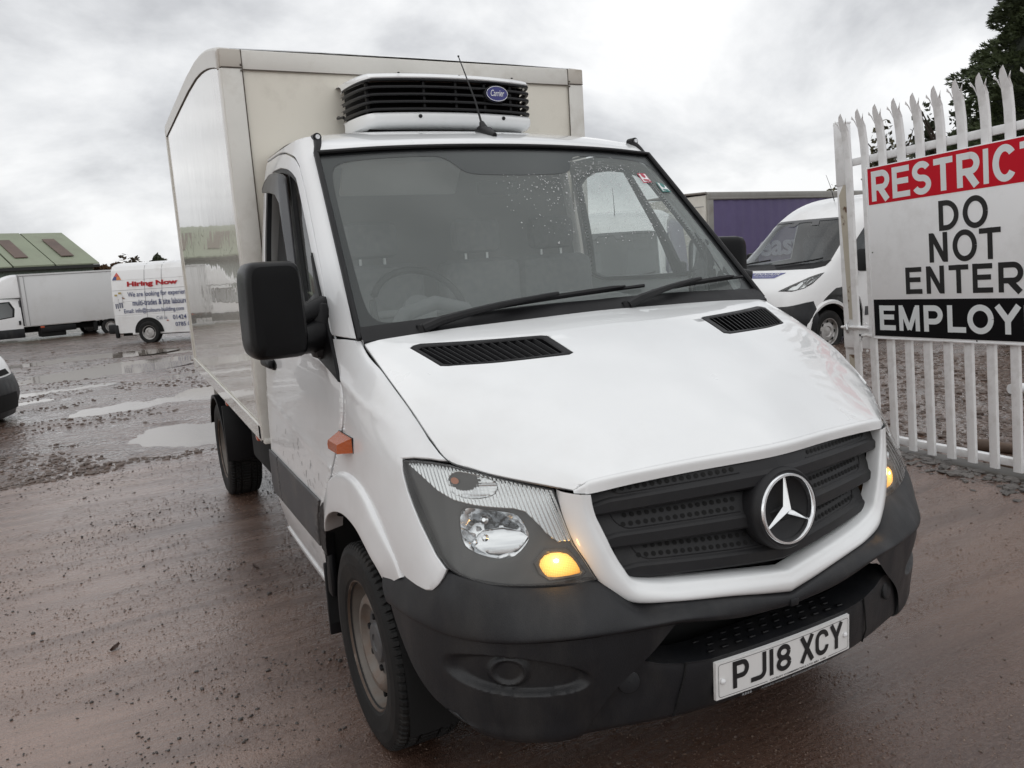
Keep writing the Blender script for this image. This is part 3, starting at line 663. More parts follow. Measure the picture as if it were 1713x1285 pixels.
# conifer: drooping feathery sprays on radiating branches
def conifer(x, y, h, wd, label):
    t = thing('conifer', label, 'tree', (x, y, -.2))
    r = np.random.default_rng(5); V = []; F_ = []
    n = 120000; z = h*r.uniform(0.0, 1, n)**1.15; R0 = wd/2*np.clip((1-z/h)*1.15+.06, 0, 1)**.72
    a = r.uniform(0, 2*PI, n); lob = 1+.14*np.sin(a*5+z*1.7)+.12*np.sin(z*4.3+a*2)+.10*np.sin(z*9.1-a*3); rr = R0*lob*(1.08-.30*r.uniform(0, 1, n)**1.5)
    P = np.stack([np.cos(a)*rr, np.sin(a)*rr, z], -1); o = np.stack([np.cos(a), np.sin(a), r.uniform(-.15, .75, n)], -1)+r.normal(size=(n, 3))*.35; o /= np.linalg.norm(o, axis=1)[:, None]
    sd = np.cross(o, r.normal(size=(n, 3))); sd /= np.linalg.norm(sd, axis=1)[:, None]; l = r.uniform(.07, .19, n)[:, None]; w_ = l*.15
    V = np.stack([P-sd*w_*.4, P+o*l*.5-sd*w_, P+o*l, P+o*l*.5+sd*w_], 1)
    s2 = o*.72+sd*.6; s3 = o*.72-sd*.6
    V2 = np.stack([P+o*l*.3, P+o*l*.3+s2*l*.35-o*w_*.5, P+o*l*.3+s2*l*.6, P+o*l*.36+s2*l*.3], 1); V3 = np.stack([P+o*l*.42, P+o*l*.42+s3*l*.35-o*w_*.5, P+o*l*.42+s3*l*.55, P+o*l*.48+s3*l*.3], 1)
    VV = np.concatenate([V, V2, V3]).reshape(-1, 3); FF = np.arange(len(VV)).reshape(-1, 4)
    m = bpy.data.meshes.new('c'); m.from_pydata(VV.tolist(), [], FF.tolist()); m.update()
    link('crown', m, mat('conifer_green', (.044, .060, .022), .7, var=.55, vscale=2.2), t)
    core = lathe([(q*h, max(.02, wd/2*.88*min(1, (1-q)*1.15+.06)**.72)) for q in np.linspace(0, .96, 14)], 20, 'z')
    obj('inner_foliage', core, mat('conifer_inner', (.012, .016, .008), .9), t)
    obj('trunk', tube([(0, 0, -.3), (0, 0, h*.9)], [.16, .03], 8), bark, t)
conifer(17.55, 7.45, 8.8, 5.4, 'tall dark green conifer rising behind the right end of the gate')
# ---------------------------------------------------------------- generic vehicle pieces
vanw = mat('van_white', (.78, .785, .785), .30, coat=.8, var=.03, vscale=1.5, dirt=(.42, .38, .34), dscale=1.5, damt=.30)
farbox = mat('box_white', (.66, .67, .67), .45, var=.04, vscale=.6, dirt=(.5, .49, .46), dscale=.8, damt=.4)
groovem = mat('panel_groove', (.33, .33, .33), .7)
hubm = mat('hub_silver', (.42, .41, .40), .4, .5, dirt=(.15, .12, .09), dscale=9, damt=.6)
def small_wheel(parent, c, rad, wd, facing, holes=8, hub=hubm):
    """wheel whose outer face looks along local `facing` ('x','-x','y','-y')"""
    e = bpy.data.objects.new('wheel', None); col.objects.link(e); e.parent = parent; e.location = c
    e.rotation_euler = (0, 0, {'x': 0, '-x': PI, 'y': PI/2, '-y': -PI/2}[facing])
    obj('tyre', ncons(lathe([(-wd/2, rad*.6), (-wd/2, rad*.93), (-wd*.38, rad), (wd*.38, rad), (wd/2, rad*.93), (wd/2*1.04, rad*.78), (wd*.46, rad*.635)], 40)), rubber, e)
    obj('rim', ncons(lathe([(wd*.46, rad*.64), (wd*.44, rad*.60), (wd*.25, rad*.57), (wd*.18, rad*.50), (wd*.33, rad*.42), (wd*.36, rad*.26), (wd*.30, rad*.22), (wd*.34, rad*.12), (wd*.34, .001)], 40)), hub, e)
    for k in range(holes):
        a = 2*PI*k/holes; obj('wheel_hole', lathe([(wd*.285, rad*.075), (wd*.30, rad*.070), (wd*.30, .001)], 8, 'x', (wd*.03, rad*.47*math.cos(a), rad*.47*math.sin(a))), void, e)
    return e
# body skin of the modern panel van (half, nose at -y)
PV = Surf([
 _row(.28,(0,-.88),(.45,-.86),(.80,-.74),(.96,-.50),(1.0,-.25),(1.0,.5),(1.0,1.4),(1.0,2.6),(1.0,4.6)),
 _row(.55,(0,-.95),(.47,-.92),(.84,-.78),(.99,-.50),(1.02,-.2),(1.02,.5),(1.02,1.4),(1.02,2.6),(1.02,4.6)),
 _row(.80,(0,-.93),(.47,-.90),(.84,-.75),(.99,-.46),(1.025,-.15),(1.03,.5),(1.03,1.4),(1.03,2.6),(1.03,4.6)),
 _row(1.02,(0,-.84),(.46,-.81),(.82,-.66),(.97,-.38),(1.015,-.05),(1.025,.5),(1.025,1.4),(1.025,2.6),(1.025,4.6)),
 _row(1.20,(0,-.60),(.45,-.57),(.80,-.45),(.94,-.22),(.995,.10),(1.015,.6),(1.015,1.4),(1.015,2.6),(1.015,4.6)),
 _row(1.34,(0,-.30),(.45,-.27),(.78,-.16),(.91,.0),(.97,.25),(1.0,.7),(1.005,1.4),(1.005,2.6),(1.005,4.6)),
 _row(1.62,(0,.10),(.43,.13),(.74,.22),(.86,.35),(.925,.52),(.965,.85),(.975,1.45),(.98,2.6),(.98,4.6)),
 _row(1.90,(0,.45),(.41,.48),(.70,.55),(.82,.66),(.885,.80),(.93,1.0),(.945,1.5),(.95,2.6),(.95,4.6)),
 _row(2.08,(0,.68),(.40,.70),(.66,.76),(.79,.86),(.86,.98),(.905,1.15),(.92,1.55),(.925,2.6),(.925,4.6)),
 _row(2.30,(0,1.02),(.34,1.04),(.58,1.10),(.72,1.20),(.81,1.32),(.865,1.45),(.88,1.75),(.885,2.6),(.885,4.6)),
 _row(2.44,(0,1.42),(.28,1.44),(.48,1.50),(.62,1.58),(.72,1.68),(.785,1.78),(.80,2.0),(.80,2.7),(.80,4.6)),
 _row(2.50,(0,1.9),(.2,1.92),(.36,1.96),(.48,2.02),(.57,2.1),(.62,2.2),(.62,2.4),(.62,2.9),(.62,4.6)),
 _row(2.52,(0,2.4),(.1,2.42),(.16,2.44),(.22,2.48),(.26,2.5),(.28,2.6),(.28,2.8),(.28,3.2),(.28,4.6)),
])
lampglass = MATS['lamp_lens']
def modern_van(t, badge=False, sides=(1, -1)):
    WIN = [(0,5.12),(1,5.12),(2.1,5.12),(2.9,5.22),(3.15,5.45),(3.12,6.2),(3.05,7.2),(3.0,7.85),(2.8,8.05),(2,8.12),(1,8.14),(0,8.15)]
    DW = [(4.15,5.55),(4.25,5.9),(4.45,6.5),(4.75,7.2),(5.1,7.75),(5.5,7.95),(6.0,7.95),(6.0,5.45),(5.2,5.30),(4.5,5.32)]
    LAMP = [(1.55,3.02),(1.9,3.42),(2.5,4.0),(3.05,4.38),(3.28,4.45),(3.18,4.0),(2.95,3.45),(2.6,3.15),(2.1,2.98)]
    outl = [(0,1.9),(1,1.9),(2,1.95),(2.9,2.15),(3.3,2.2),(3.6,1.7),(3.75,1.5),(4.0,2.25),(4.4,2.95),(4.75,3.0),(5.05,2.7),(5.25,2.1),(5.35,1.2),(5.38,.1),(6.2,.1),(8,.1),(8,12),(4,12),(0,12),(0,10),(0,8.15)]+WIN[::-1][1:-1]+[(0,5.12),(0,3.5)]
    for s in sides:
        b = obj('body_side' if s > 0 else 'body_side', side(trim(PV, outl, holes=[DW, LAMP], step=.09, edge_step=.05, thick=.02, lip=0), s), vanw, t)
        obj('bumper', side(trim(PV, [(0,.0),(0,1.88),(1,1.88),(2,1.93),(2.9,2.13),(3.28,2.17),(3.58,1.68),(3.72,1.3),(3.75,.0)], step=.07, off=.012, thick=.04, lip=.006, disp=lambda uv, P: .03*np.exp(-((uv[:, 1]-1.)/.6)**2)), s), plast, t)
        obj('lower_grille', side(trim(PV, [(0,.35),(0,1.1),(1.3,1.1),(1.6,.35)], step=.1, off=.046, thick=.0, lip=0), s), void, t)
        h = obj('headlamp', side(trim(PV, LAMP, step=.05, off=-.05, thick=.0, lip=0, disp=lambda uv, P: .02*np.sin(uv[:, 0]*9)*np.sin(uv[:, 1]*7)), s), ribm, t)
        obj('lamp_cover', side(trim(PV, LAMP, step=.05, off=.004, thick=.03, lip=.004), s), lampglass, h)
        obj('lamp_edge', side(trim(PV, [tuple(np.mean(LAMP, 0)+(np.array(p)-np.mean(LAMP, 0))*1.05) for p in LAMP], holes=[[tuple(np.mean(LAMP, 0)+(np.array(p)-np.mean(LAMP, 0))*.93) for p in LAMP]], step=.05, off=.003, thick=0, lip=0), s), plast2, h)
        obj('lamp_divider', side(trim(PV, [(2.28,3.05),(2.36,3.05),(2.72,4.14),(2.62,4.10)], step=.03, off=-.01, thick=0, lip=0), s), plast2, h)
        obj('door_glass', side(trim(PV, DW, step=.12, off=-.01, thick=0, lip=0), s), MATS['far_glass'], t)
        obj('door_gap', side(trim(PV, [(6.15,.4),(6.18,.4),(6.18,8.1),(6.15,8.1)], step=.1, off=.002, thick=0, lip=0), s), void, t)
        obj('side_moulding', side(trim(PV, [(5.4,.9),(5.4,1.45),(8,1.45),(8,.9)], step=.2, off=.012, thick=.02, lip=.004), s), cladm, t)
        obj('arch_trim', side(ncons(grid([[(x, .48*1.0*math.cos(a)*k, .34+.44*math.sin(a)*k) for a in np.linspace(-.1, PI*.97, 24)] for x, k in ((1.02,1.14),(1.05,1.08),(1.045,1.0),(.80,.98))])), s), vanw, t)
        obj('arch_liner', side(grid([[(x, .47*math.cos(a), .34+.43*math.sin(a)) for a in np.linspace(-.3, PI+.3, 20)] for x in (1.0, .70)]), s), void, t)
        small_wheel(t, (.90*s, 0, .335), .335, .22, 'x' if s > 0 else '-x')
        small_wheel(t, (.90*s, 3.6, .335), .335, .22, 'x' if s > 0 else '-x')
        m_ = obj('door_mirror', side(join(box((1.16,.62,1.42),(.20,.16,.36),.05), box((1.02,.68,1.33),(.14,.08,.10),.03)), s), plast2, t)
    wv = both(trim(PV, WIN, step=.12, off=-.004, thick=0, lip=0)); g = obj('windscreen', wv, MATS['far_glass'], t)
    obj('scuttle', both(trim(PV, [(0,4.92),(1,4.92),(2.2,4.95),(3.0,5.10),(3.2,5.42),(2.9,5.40),(2,5.28),(0,5.28)], step=.06, off=.006, thick=.01, lip=0)), plast2, t)
    obj('screen_band', both(trim(PV, [(0,7.95),(.3,7.95),(.42,7.6),(.75,7.6),(.62,8.0),(2,8.0),(2.9,7.9),(3.02,7.9),(2.8,8.08),(2,8.16),(0,8.18)], step=.06, off=.003, thick=0, lip=0)), frit, t)
    for u0, u1 in ((-1.9, -.1), (.35, 2.5)):
        pts = []
        for f in np.linspace(0, 1, 8):
            u = u0+(u1-u0)*f; v = 5.16+.32*f; p = PV.ev([(abs(u), v)])[0]; pts.append((p[0]*(1 if u >= 0 else -1), p[1]-.03, p[2]+.02))
        obj('wiper', tube(pts, .014, 6), plast2, t)
    obj('grille', both(trim(PV, [(0,1.95),(0,2.25),(1.2,2.3),(1.35,2.0)], step=.08, off=.014, thick=.0, lip=0)), void, t)
    obj('interior_floor', box((0,1.6,1.12),(1.85,2.2,.05)), dash_m, t); obj('dash_top', box((0,.35,1.22),(1.75,.55,.22),.05), dash_m, t)
    obj('bulkhead', box((0,2.0,1.7),(1.7,.04,1.3)), seat_m, t)
    for x in (-.45,.45): obj('seat', join(box((x,1.45,1.45),(.48,.16,.75),.06), box((x,1.45,1.92),(.26,.12,.2),.04)), seat_m, t)
    obj('underbody', box((0,1.8,.42),(1.5,5.0,.25)), void, t)
    obj('rear_panel', box((0,4.59,1.35),(1.7,.04,2.2)), vanw, t)
    obj('van_aerial', tube([(.05,1.32,2.395),(.06,1.22,2.62),(.07,1.08,2.84)], [.008,.005,.003], 5), plast2, t)
    if badge:
        fr_ = PV.ev([(.05, 4.35)])[0]
        q = [(-.52,4.62),(.62,4.62),(.42,4.15),(-.32,4.15)]
        def onhood(u, v, o=.004):
            p = PV.ev([(abs(u), v)])[0]; n = PV.normal([(abs(u), v)])[0]; p = p+n*o; return (p[0]*(1 if u >= 0 else -1), p[1], p[2])
        def patch(uA, uB, vA, vB, o, sk=0.):
            return grid([[onhood((uA+(uB-uA)*i/10)*(1-sk*(1-j/4)), vA+(vB-vA)*j/4, o) for i in range(11)] for j in range(5)])
        st = obj('bonnet_decal', patch(-.42,1.10,4.06,4.66,.004,.18), mat('decal_blue', (.10,.105,.26), .4), t)
        V, F_ = textbox('ENVAIR', 0, 1, 0, 1, .0, .02)
        obj('decal_lettering', ([onhood(-.18+1.14*p[0], 4.36+.24*p[2], .008) for p in V], F_), white_print, st)
        V, F_ = textbox('TECHNOLOGY', 0, 1, 0, 1, .0, .0)
        obj('decal_lettering', ([onhood(-.06+.86*p[0], 4.15+.13*p[2], .008) for p in V], F_), white_print, st)
    return t
D1 = thing('white_van', 'white high roof panel van facing left behind the gate post, blue decal on its bonnet', 'van', (8.45, 7.25, -.17), -PI/2+.04)
modern_van(D1, True)
D2 = thing('white_van', 'nose of a white van with grey bumper poking in at the left edge', 'van', (-3.80, 9.02, -.22), math.radians(62))
modern_van(D2)
D3 = thing('white_van', 'white van seen only through the misted windscreen and far side window of the truck', 'van', (5.25, 7.77, -.2), math.radians(-44))
modern_van(D3)
# ---------------------------------------------------------------- curtain sided lorry
cA = np.array([13.75, 15.0]); cB = np.array([19.0, 15.6]); cd = (cB-cA)/np.linalg.norm(cB-cA)
Lo = thing('curtain_lorry', 'lorry trailer with a purple side curtain and grey top rail behind the white van', 'lorry', (cA[0], cA[1], -.3), math.atan2(cd[1], cd[0]))
purple = mat('purple_curtain', (.155, .128, .26), .5, var=.10, vscale=1.3, bump=.02, bscale=2.2)
raill = mat('grey_alloy_rail', (.33, .32, .30), .5, var=.1, dirt=(.2, .18, .15), dscale=3, damt=.6)
cur = obj('side_curtain', grid([[(.24+7.6*i/60, .02+.012*math.sin(i*1.9), .95+2.22*j/4) for i in range(61)] for j in range(5)]), purple, Lo)
obj('top_rail', join(box((4.0,.02,3.27),(8.0,.09,.20),.02), box((4.0,-.01,3.21),(8.0,.04,.05),.01)), raill, Lo)
obj('corner_post', box((.12,.03,2.1),(.22,.10,2.4),.02), raill, Lo)
fp = obj('front_bulkhead', box((-.02,1.25,2.1),(.06,2.42,2.4),.01), mat('cream_bulkhead', (.62,.60,.54), .6, var=.05, dirt=(.4,.37,.32), dscale=2, damt=.5), Lo)
for k in range(6): obj('bulkhead_rib', box((-.055,1.25,1.2+k*.36),(.012,2.3,.02)), groovem, fp)
obj('roof_edge', tube([(-.06,.0,3.36),(-.06,1.25,3.39),(-.06,2.45,3.36)], .035, 6), mat('frayed_edge', (.22,.20,.18), .8), Lo)
obj('trailer_roof', box((4.0,1.25,3.37),(8.1,2.4,.04)), raill, Lo)
obj('trailer_bed', box((4.0,1.25,.85),(8.0,2.45,.22)), void, Lo)
obj('far_curtain', box((4.0,2.48,2.1),(7.8,.02,2.3)), purple, Lo)
for x in (2.0, 6.0, 7.1): small_wheel(Lo, (x, .25, .48), .48, .28, '-y')
obj('curtain_lettering', xf(textbox('easy', 2.15, 4.3, 1.30, 1.95, .004, .03), Matrix.Translation((0, .0, 0))), mat('curtain_print', (.62,.62,.72), .5), cur)
# ---------------------------------------------------------------- hiring van (older high roof panel van, side on)
H = thing('lettered_van', 'white panel van lettered Hiring Now in red, parked behind the truck body', 'van', (-1.33, 26.05, -.37), math.radians(-33))
# local: forward +x, viewer side -y ; rear end at x=0
def hs(x, z):
    """depth of the side at height z, with rounded rear corner"""
    w_ = np.interp(z, [.35, .9, 1.5, 2.1, 2.35, 2.48, 2.55, 2.58], [.0, -.02, -.01, .07, .13, .22, .38, .6]); r = .16
    return w_+(0 if x > r else r-math.sqrt(max(0, r*r-(r-x)**2)))
zs = [.36,.5,.7,.90,.905,.93,.935,1.15,1.33,1.335,1.36,1.365,1.7,2.0,2.02,2.025,2.045,2.05,2.2,2.35,2.42,2.48,2.52,2.55,2.58]
grv = {.905:.012,.93:.012,1.335:.012,1.36:.012,2.025:.014,2.045:.014}
xs_ = np.concatenate([np.linspace(0,.16,7), np.linspace(.3,5.6,30)])
vb = obj('body', flip(grid([[(x, hs(x, z)+grv.get(z, 0), z) for x in xs_] for z in zs])), vanw, H, smooth=False)
obj('rear_end', grid([[(.0, y, z) for y in (hs(0, z), 1.9-hs(0, z))] for z in zs]), vanw, H)
obj('van_roof', grid([[(x, y, 2.58+.02*math.sin(PI*(y-.6)/.8)) for x in (0,5.6)] for y in np.linspace(.6,1.4,6)]), vanw, H)
obj('far_side', grid([[(x, 1.9-hs(x, z), z) for x in (0.,.16,5.6)] for z in zs]), vanw, H)
obj('front_end', ([(5.6,.1,.36),(5.6,1.8,.36),(5.6,1.5,2.5),(5.6,.4,2.5)], [(0,1,2,3)]), vanw, H)
for x in (1.20, 1.78): obj('panel_joint', grid([[(x+d, hs(1, z)-.006, z) for d in (-.008,.008)] for z in np.linspace(.8, 2.55, 24)]), groovem, H)
obj('rear_bumper', join(box((-.05,.30,.50),(.30,.62,.30),.04), box((.10,.0,.42),(.12,.10,.42),.03)), plast2, H)
obj('wheel_arch', grid([[(1.20+.48*math.cos(a), y, .36+.47*math.sin(a)) for a in np.linspace(-.02, PI+.02, 24)] for y in (-.035, .3)]), void, H)
obj('arch_fill', ([(1.20+.48*math.cos(a), -.026, .36+.47*math.sin(a)) for a in np.linspace(-.02, PI+.02, 24)], [tuple(range(24))]), void, H)
small_wheel(H, (1.20, .04, .345), .355, .22, '-y', 0)
small_wheel(H, (4.6, .08, .345), .355, .22, '-y', 0)
obj('sill', box((2.9,.03,.34),(4.6,.06,.10),.02), vanw, H); obj('van_underside', box((2.8,.9,.36),(5.2,1.5,.2)), void, H)
redp = mat('red_print', (.62,.035,.045), .5); bluep = mat('navy_print', (.060,.085,.24), .5)
def vtxt(s, x0, x1, z0, z1, m, bold=.008, name='lettering'):
    V, F_ = textbox(s, x0, x1, z0, z1, .0, bold); return obj(name, ([(p[0], hs(1., p[2])-.022, p[2]) for p in V], F_), m, vb)
vtxt('Hiring Now', .62, 2.32, 1.79, 1.99, redp, .045)
vtxt('We are looking for experienced', .62, 2.80, 1.46, 1.66, bluep)
vtxt('multi-trades & site labourers', .76, 2.72, 1.22, 1.40, bluep)
vtxt('Email: info@colours-building.com', .44, 2.45, .955, 1.135, bluep)
vtxt('Call us', 1.50, 1.86, .745, .85, mat('grey_blue_print', (.2,.22,.3), .5), .0)
vtxt('01424 422 702', 2.05, 3.15, .72, .86, bluep)
vtxt('0785 0195 700', 2.10, 3.2, .50, .63, bluep)
# triangle emblem in three colours and a plain drawing of two workers
for (pts, c) in (([(.27,2.30),(.18,2.17),(.37,2.17)], (.55,.10,.08)), ([(.18,2.17),(.12,2.06),(.27,2.06),(.27,2.17)], (.05,.07,.22)), ([(.27,2.17),(.27,2.06),(.43,2.06),(.37,2.17)], (.65,.22,.06))):
    obj('emblem', ([(x, hs(x if x > .16 else .16, z)-.010, z) for x, z in pts], [tuple(range(len(pts)))]), mat('emblem_%d' % int(c[0]*100), c, .5), vb, smooth=False)
for k, (xx, zz, sc_) in enumerate(((.22, 1.20, .9), (.36, 1.22, 1.))):
    def wk(p): return [(xx+a*sc_, hs(.5, 1.4)-.010-.001*k, zz+b*sc_) for a, b in p]
    w_ = obj('worker_drawing', (wk([(-.06,.12),(.06,.12),(.075,.33),(0,.38),(-.075,.33)]), [(0,1,2,3,4)]), white_print, vb, smooth=False)
    for p, m_ in (([(-.045,.39),(.045,.39),(.05,.45),(-.05,.45)], mat('drawn_hat', (.42,.33,.12), .6)), ([(-.06,-.05),(-.015,-.05),(-.01,.12),(-.06,.12)], mat('drawn_trousers', (.16,.17,.22), .6)), ([(.015,-.05),(.06,-.05),(.06,.12),(.01,.12)], MATS['drawn_trousers']), ([(.06,.30),(.15,.26),(.14,.23),(.06,.24)], mat('drawn_arm', (.30,.20,.15), .6))):
        obj('drawn_piece', (wk(p), [(0,1,2,3)]), m_, w_, smooth=False)
obj('sticker_frame', join(*[([(a[0], hs(.5,a[1])-.006, a[1]),(b[0], hs(.5,b[1])-.006, b[1]),(b[0]+.0, hs(.5,b[1])-.006, b[1]+.012),(a[0], hs(.5,a[1])-.006, a[1]+.012)], [(0,1,2,3)]) for a, b in (((.08,1.72),(3.4,1.72)),)]), groovem, vb)
obj('marker_lens', box((1.86,-.03,.70),(.06,.02,.03),.006), red_lens, vb); obj('filler_cap', lathe([(-.012,.03),(-.014,.001)], 12, 'y', (.28,-.005,1.10)), groovem, vb)
# ---------------------------------------------------------------- luton box truck (nose to the left)
q0 = np.array([-4.24, 32.63]); q1 = np.array([-1.2, 33.25]); qd = (q1-q0)/np.linalg.norm(q1-q0)
X = thing('box_truck', 'plain white box truck with wind deflector over its cab, parked facing left before the warehouse', 'truck', (q0[0], q0[1], -.44), math.atan2(qd[1], qd[0]))
bd_ = obj('box_body', box((2.05,1.05,1.60),(4.1,2.1,1.96),.03), farbox, X)
obj('body_post', join(box((.0,-.004,1.6),(.05,.02,1.92)), box((.16,-.004,1.6),(.02,.02,1.92))), groovem, bd_); obj('body_rail', box((2.05,-.006,2.55),(4.1,.03,.06)), farbox, bd_)
obj('body_top_joint', box((2.05,-.003,2.51),(4.0,.02,.014)), groovem, bd_)
# air deflector: swept nose
dfl = []
for u in np.linspace(0, 1, 14):
    x = -1.25*(1-u)-.03; zt = 1.62+.96*math.sin(u*PI/2)**.8; w_ = .62+.40*u**.6
    dfl.append([(x, 1.05-w_, 1.72-.15*0), (x, 1.05-w_, 1.72+(zt-1.72)*.6), (x, 1.05-w_*.92, max(1.72, zt-.06)), (x, 1.05-w_*.7, max(1.73, zt)), (x, 1.05, max(1.74, zt+.01))])
df = obj('wind_deflector', ncons(join(grid(dfl), [[(p[0], 2.1-p[1], p[2]) for r in dfl for p in r], [tuple(i for i in q) for q in grid(dfl)[1]]])), vanw, X)
# cab side with a real window opening
cabp = [(-2.15,.42),(-.06,.42),(-.06,1.66),(-.95,1.68),(-1.55,1.25),(-1.9,1.12),(-2.2,1.0)]
def cpt(x, z, o=0): return (x, .05+.10*max(0, (z-1.05)/.6)+o, z)
CABS = Surf([[cpt(x, z) for x in np.linspace(-2.6, 0, 6)] for z in np.linspace(.3, 1.8, 6)])
def cd_(x, z): return ((x+2.6)/2.6*5, (z-.3)/1.5*5)
wn = [cd_(*p) for p in ((-.35,1.02),(-1.35,.90),(-1.55,1.02),(-1.02,1.54),(-.42,1.56),(-.30,1.30))]
cab = obj('cab', trim(CABS, [cd_(*p) for p in cabp], holes=[wn], step=.12, thick=.03, lip=.0), vanw, X)
obj('cab_far', box((-1.1,1.98,.9),(2.0,.05,1.2)), vanw, X); obj('cab_roof', box((-.5,1.05,1.67),(.95,1.75,.05),.02), vanw, X); obj('cab_nose', box((-1.9,1.05,.80),(.55,1.8,.55),.1), vanw, X)
obj('cab_glass', trim(CABS, wn, step=.2, off=-.01, thick=0, lip=0), MATS['far_glass'], X)
obj('window_trim', trim(CABS, [tuple(np.mean(wn,0)+(np.array(p)-np.mean(wn,0))*1.08) for p in wn], holes=[[tuple(np.mean(wn,0)+(np.array(p)-np.mean(wn,0))*.95) for p in wn]], step=.2, off=.004, thick=0, lip=0), plast2, X)
obj('window_bar', box((-1.02,.10,1.25),(.05,.03,.58)), plast2, X)
obj('cab_handle', box((-.16,.03,.78),(.07,.04,.16),.02), plast2, X); obj('cab_cladding', box((-1.0,.04,.38),(1.9,.05,.34),.02), plast, X)
obj('cab_back', box((-.08,1.05,1.0),(.04,1.9,1.2)), seat_m, X)
obj('chassis', join(box((1.9,.55,.45),(4.0,.12,.18)), box((1.9,1.5,.45),(4.0,.12,.18)), box((.9,.35,.36),(.9,.5,.40),.05), box((3.7,.2,.5),(.7,.3,.14)), box((2.4,.12,.40),(.12,.2,.34))), void, X)
obj('side_reflector', box((.55,-.01,.55),(.14,.02,.07),.01), red_lens, X)
obj('underrun_guard', box((1.1,.06,.45),(1.2,.04,.22),.01), plast2, X)  # black plastic guard below the box body
small_wheel(X, (2.95,.10,.33), .34, .2, '-y', 0); small_wheel(X, (2.5,1.9,.33), .34, .2, '-y', 0); small_wheel(X, (-1.72,.10,.33), .34, .2, '-y', 0)
obj('mudguard', grid([[(2.95+.42*math.cos(a), y, .33+.42*math.sin(a)) for a in np.linspace(.2, PI-.1, 16)] for y in (0, .35)]), plast2, X)
# ================================================================ the white refrigerated box van
T = thing('refrigerated_truck', 'large white refrigerated truck in the foreground, cream box body, black bumper, amber front lamps lit', 'truck')
# ---- bonnet with its two louvred vents
vent_out = [(2.909,.857),(2.80,.76),(2.66,.71),(1.13,1.06),(1.065,1.12),(1.03,1.86),(1.11,1.915),(2.76,1.82),(2.88,1.78)]
vent_in = [(2.80,.97),(2.70,.90),(1.20,1.16),(1.165,1.22),(1.145,1.80),(1.19,1.82),(2.68,1.765),(2.78,1.73)]
hb = trim(HOOD, [(0,0),(1,0),(2,0),(3,0),(4,0),(4.972,0),(4.972,1),(4.972,2),(4.972,3),(4.965,4),(4.96,5),(4.96,6),(4.96,6.999),(4,6.999),(3,6.999),(2,6.999),(1,6.999),(0,6.999)], holes=[vent_out], step=.03, thick=.012, lip=.0025)
# the outer rim along the centre line must not sink: rebuild centre seam flat by welding both halves
hbv = hb[0]
lipg = surfgrid(LIP, nu=60, nv=14)
b_ = obj('bonnet', both((hbv, hb[1])), white, T)
weld(b_, .0008)
l_ = obj('bonnet_edge', both(lipg), white, b_); weld(l_)
for s in (1, -1):
    bz = trim(HOOD, vent_out, holes=[vent_in], step=.02, off=.0015, thick=.014, lip=.004)
    v_ = obj('bonnet_vent', side(bz, s), plast2, T)
    base = trim(HOOD, [(2.93,.70),(1.03,1.02),(1.0,1.93),(2.93,1.85)], step=.04, off=-.022, thick=0, lip=0)
    obj('vent_recess', side(base, s), void, v_)
    n = 15
    for i in range(n):
        f = (i+.6)/n
        a = np.array([1.19+(2.76-1.19)*f, 1.15+(.92-1.15)*f]); b = np.array([1.16+(2.72-1.16)*f-.02, 1.82+(1.75-1.82)*f])
        pa = HOOD.ev([a+(b-a)*q for q in np.linspace(0, 1, 6)]); nn = HOOD.normal([a+(b-a)*q for q in np.linspace(0, 1, 6)])
        nn = nn*np.sign(nn[:, 2:3])
        tx = np.array([.010, 0, 0])
        rows = np.stack([pa-nn*.020+tx*.9, pa-nn*.001, pa-nn*.001-tx*.35, pa-nn*.020+tx*.45], 1)
        obj('vent_fin', side(ncons(grid(rows, close_u=True)), s), plast2, v_, smooth=False)
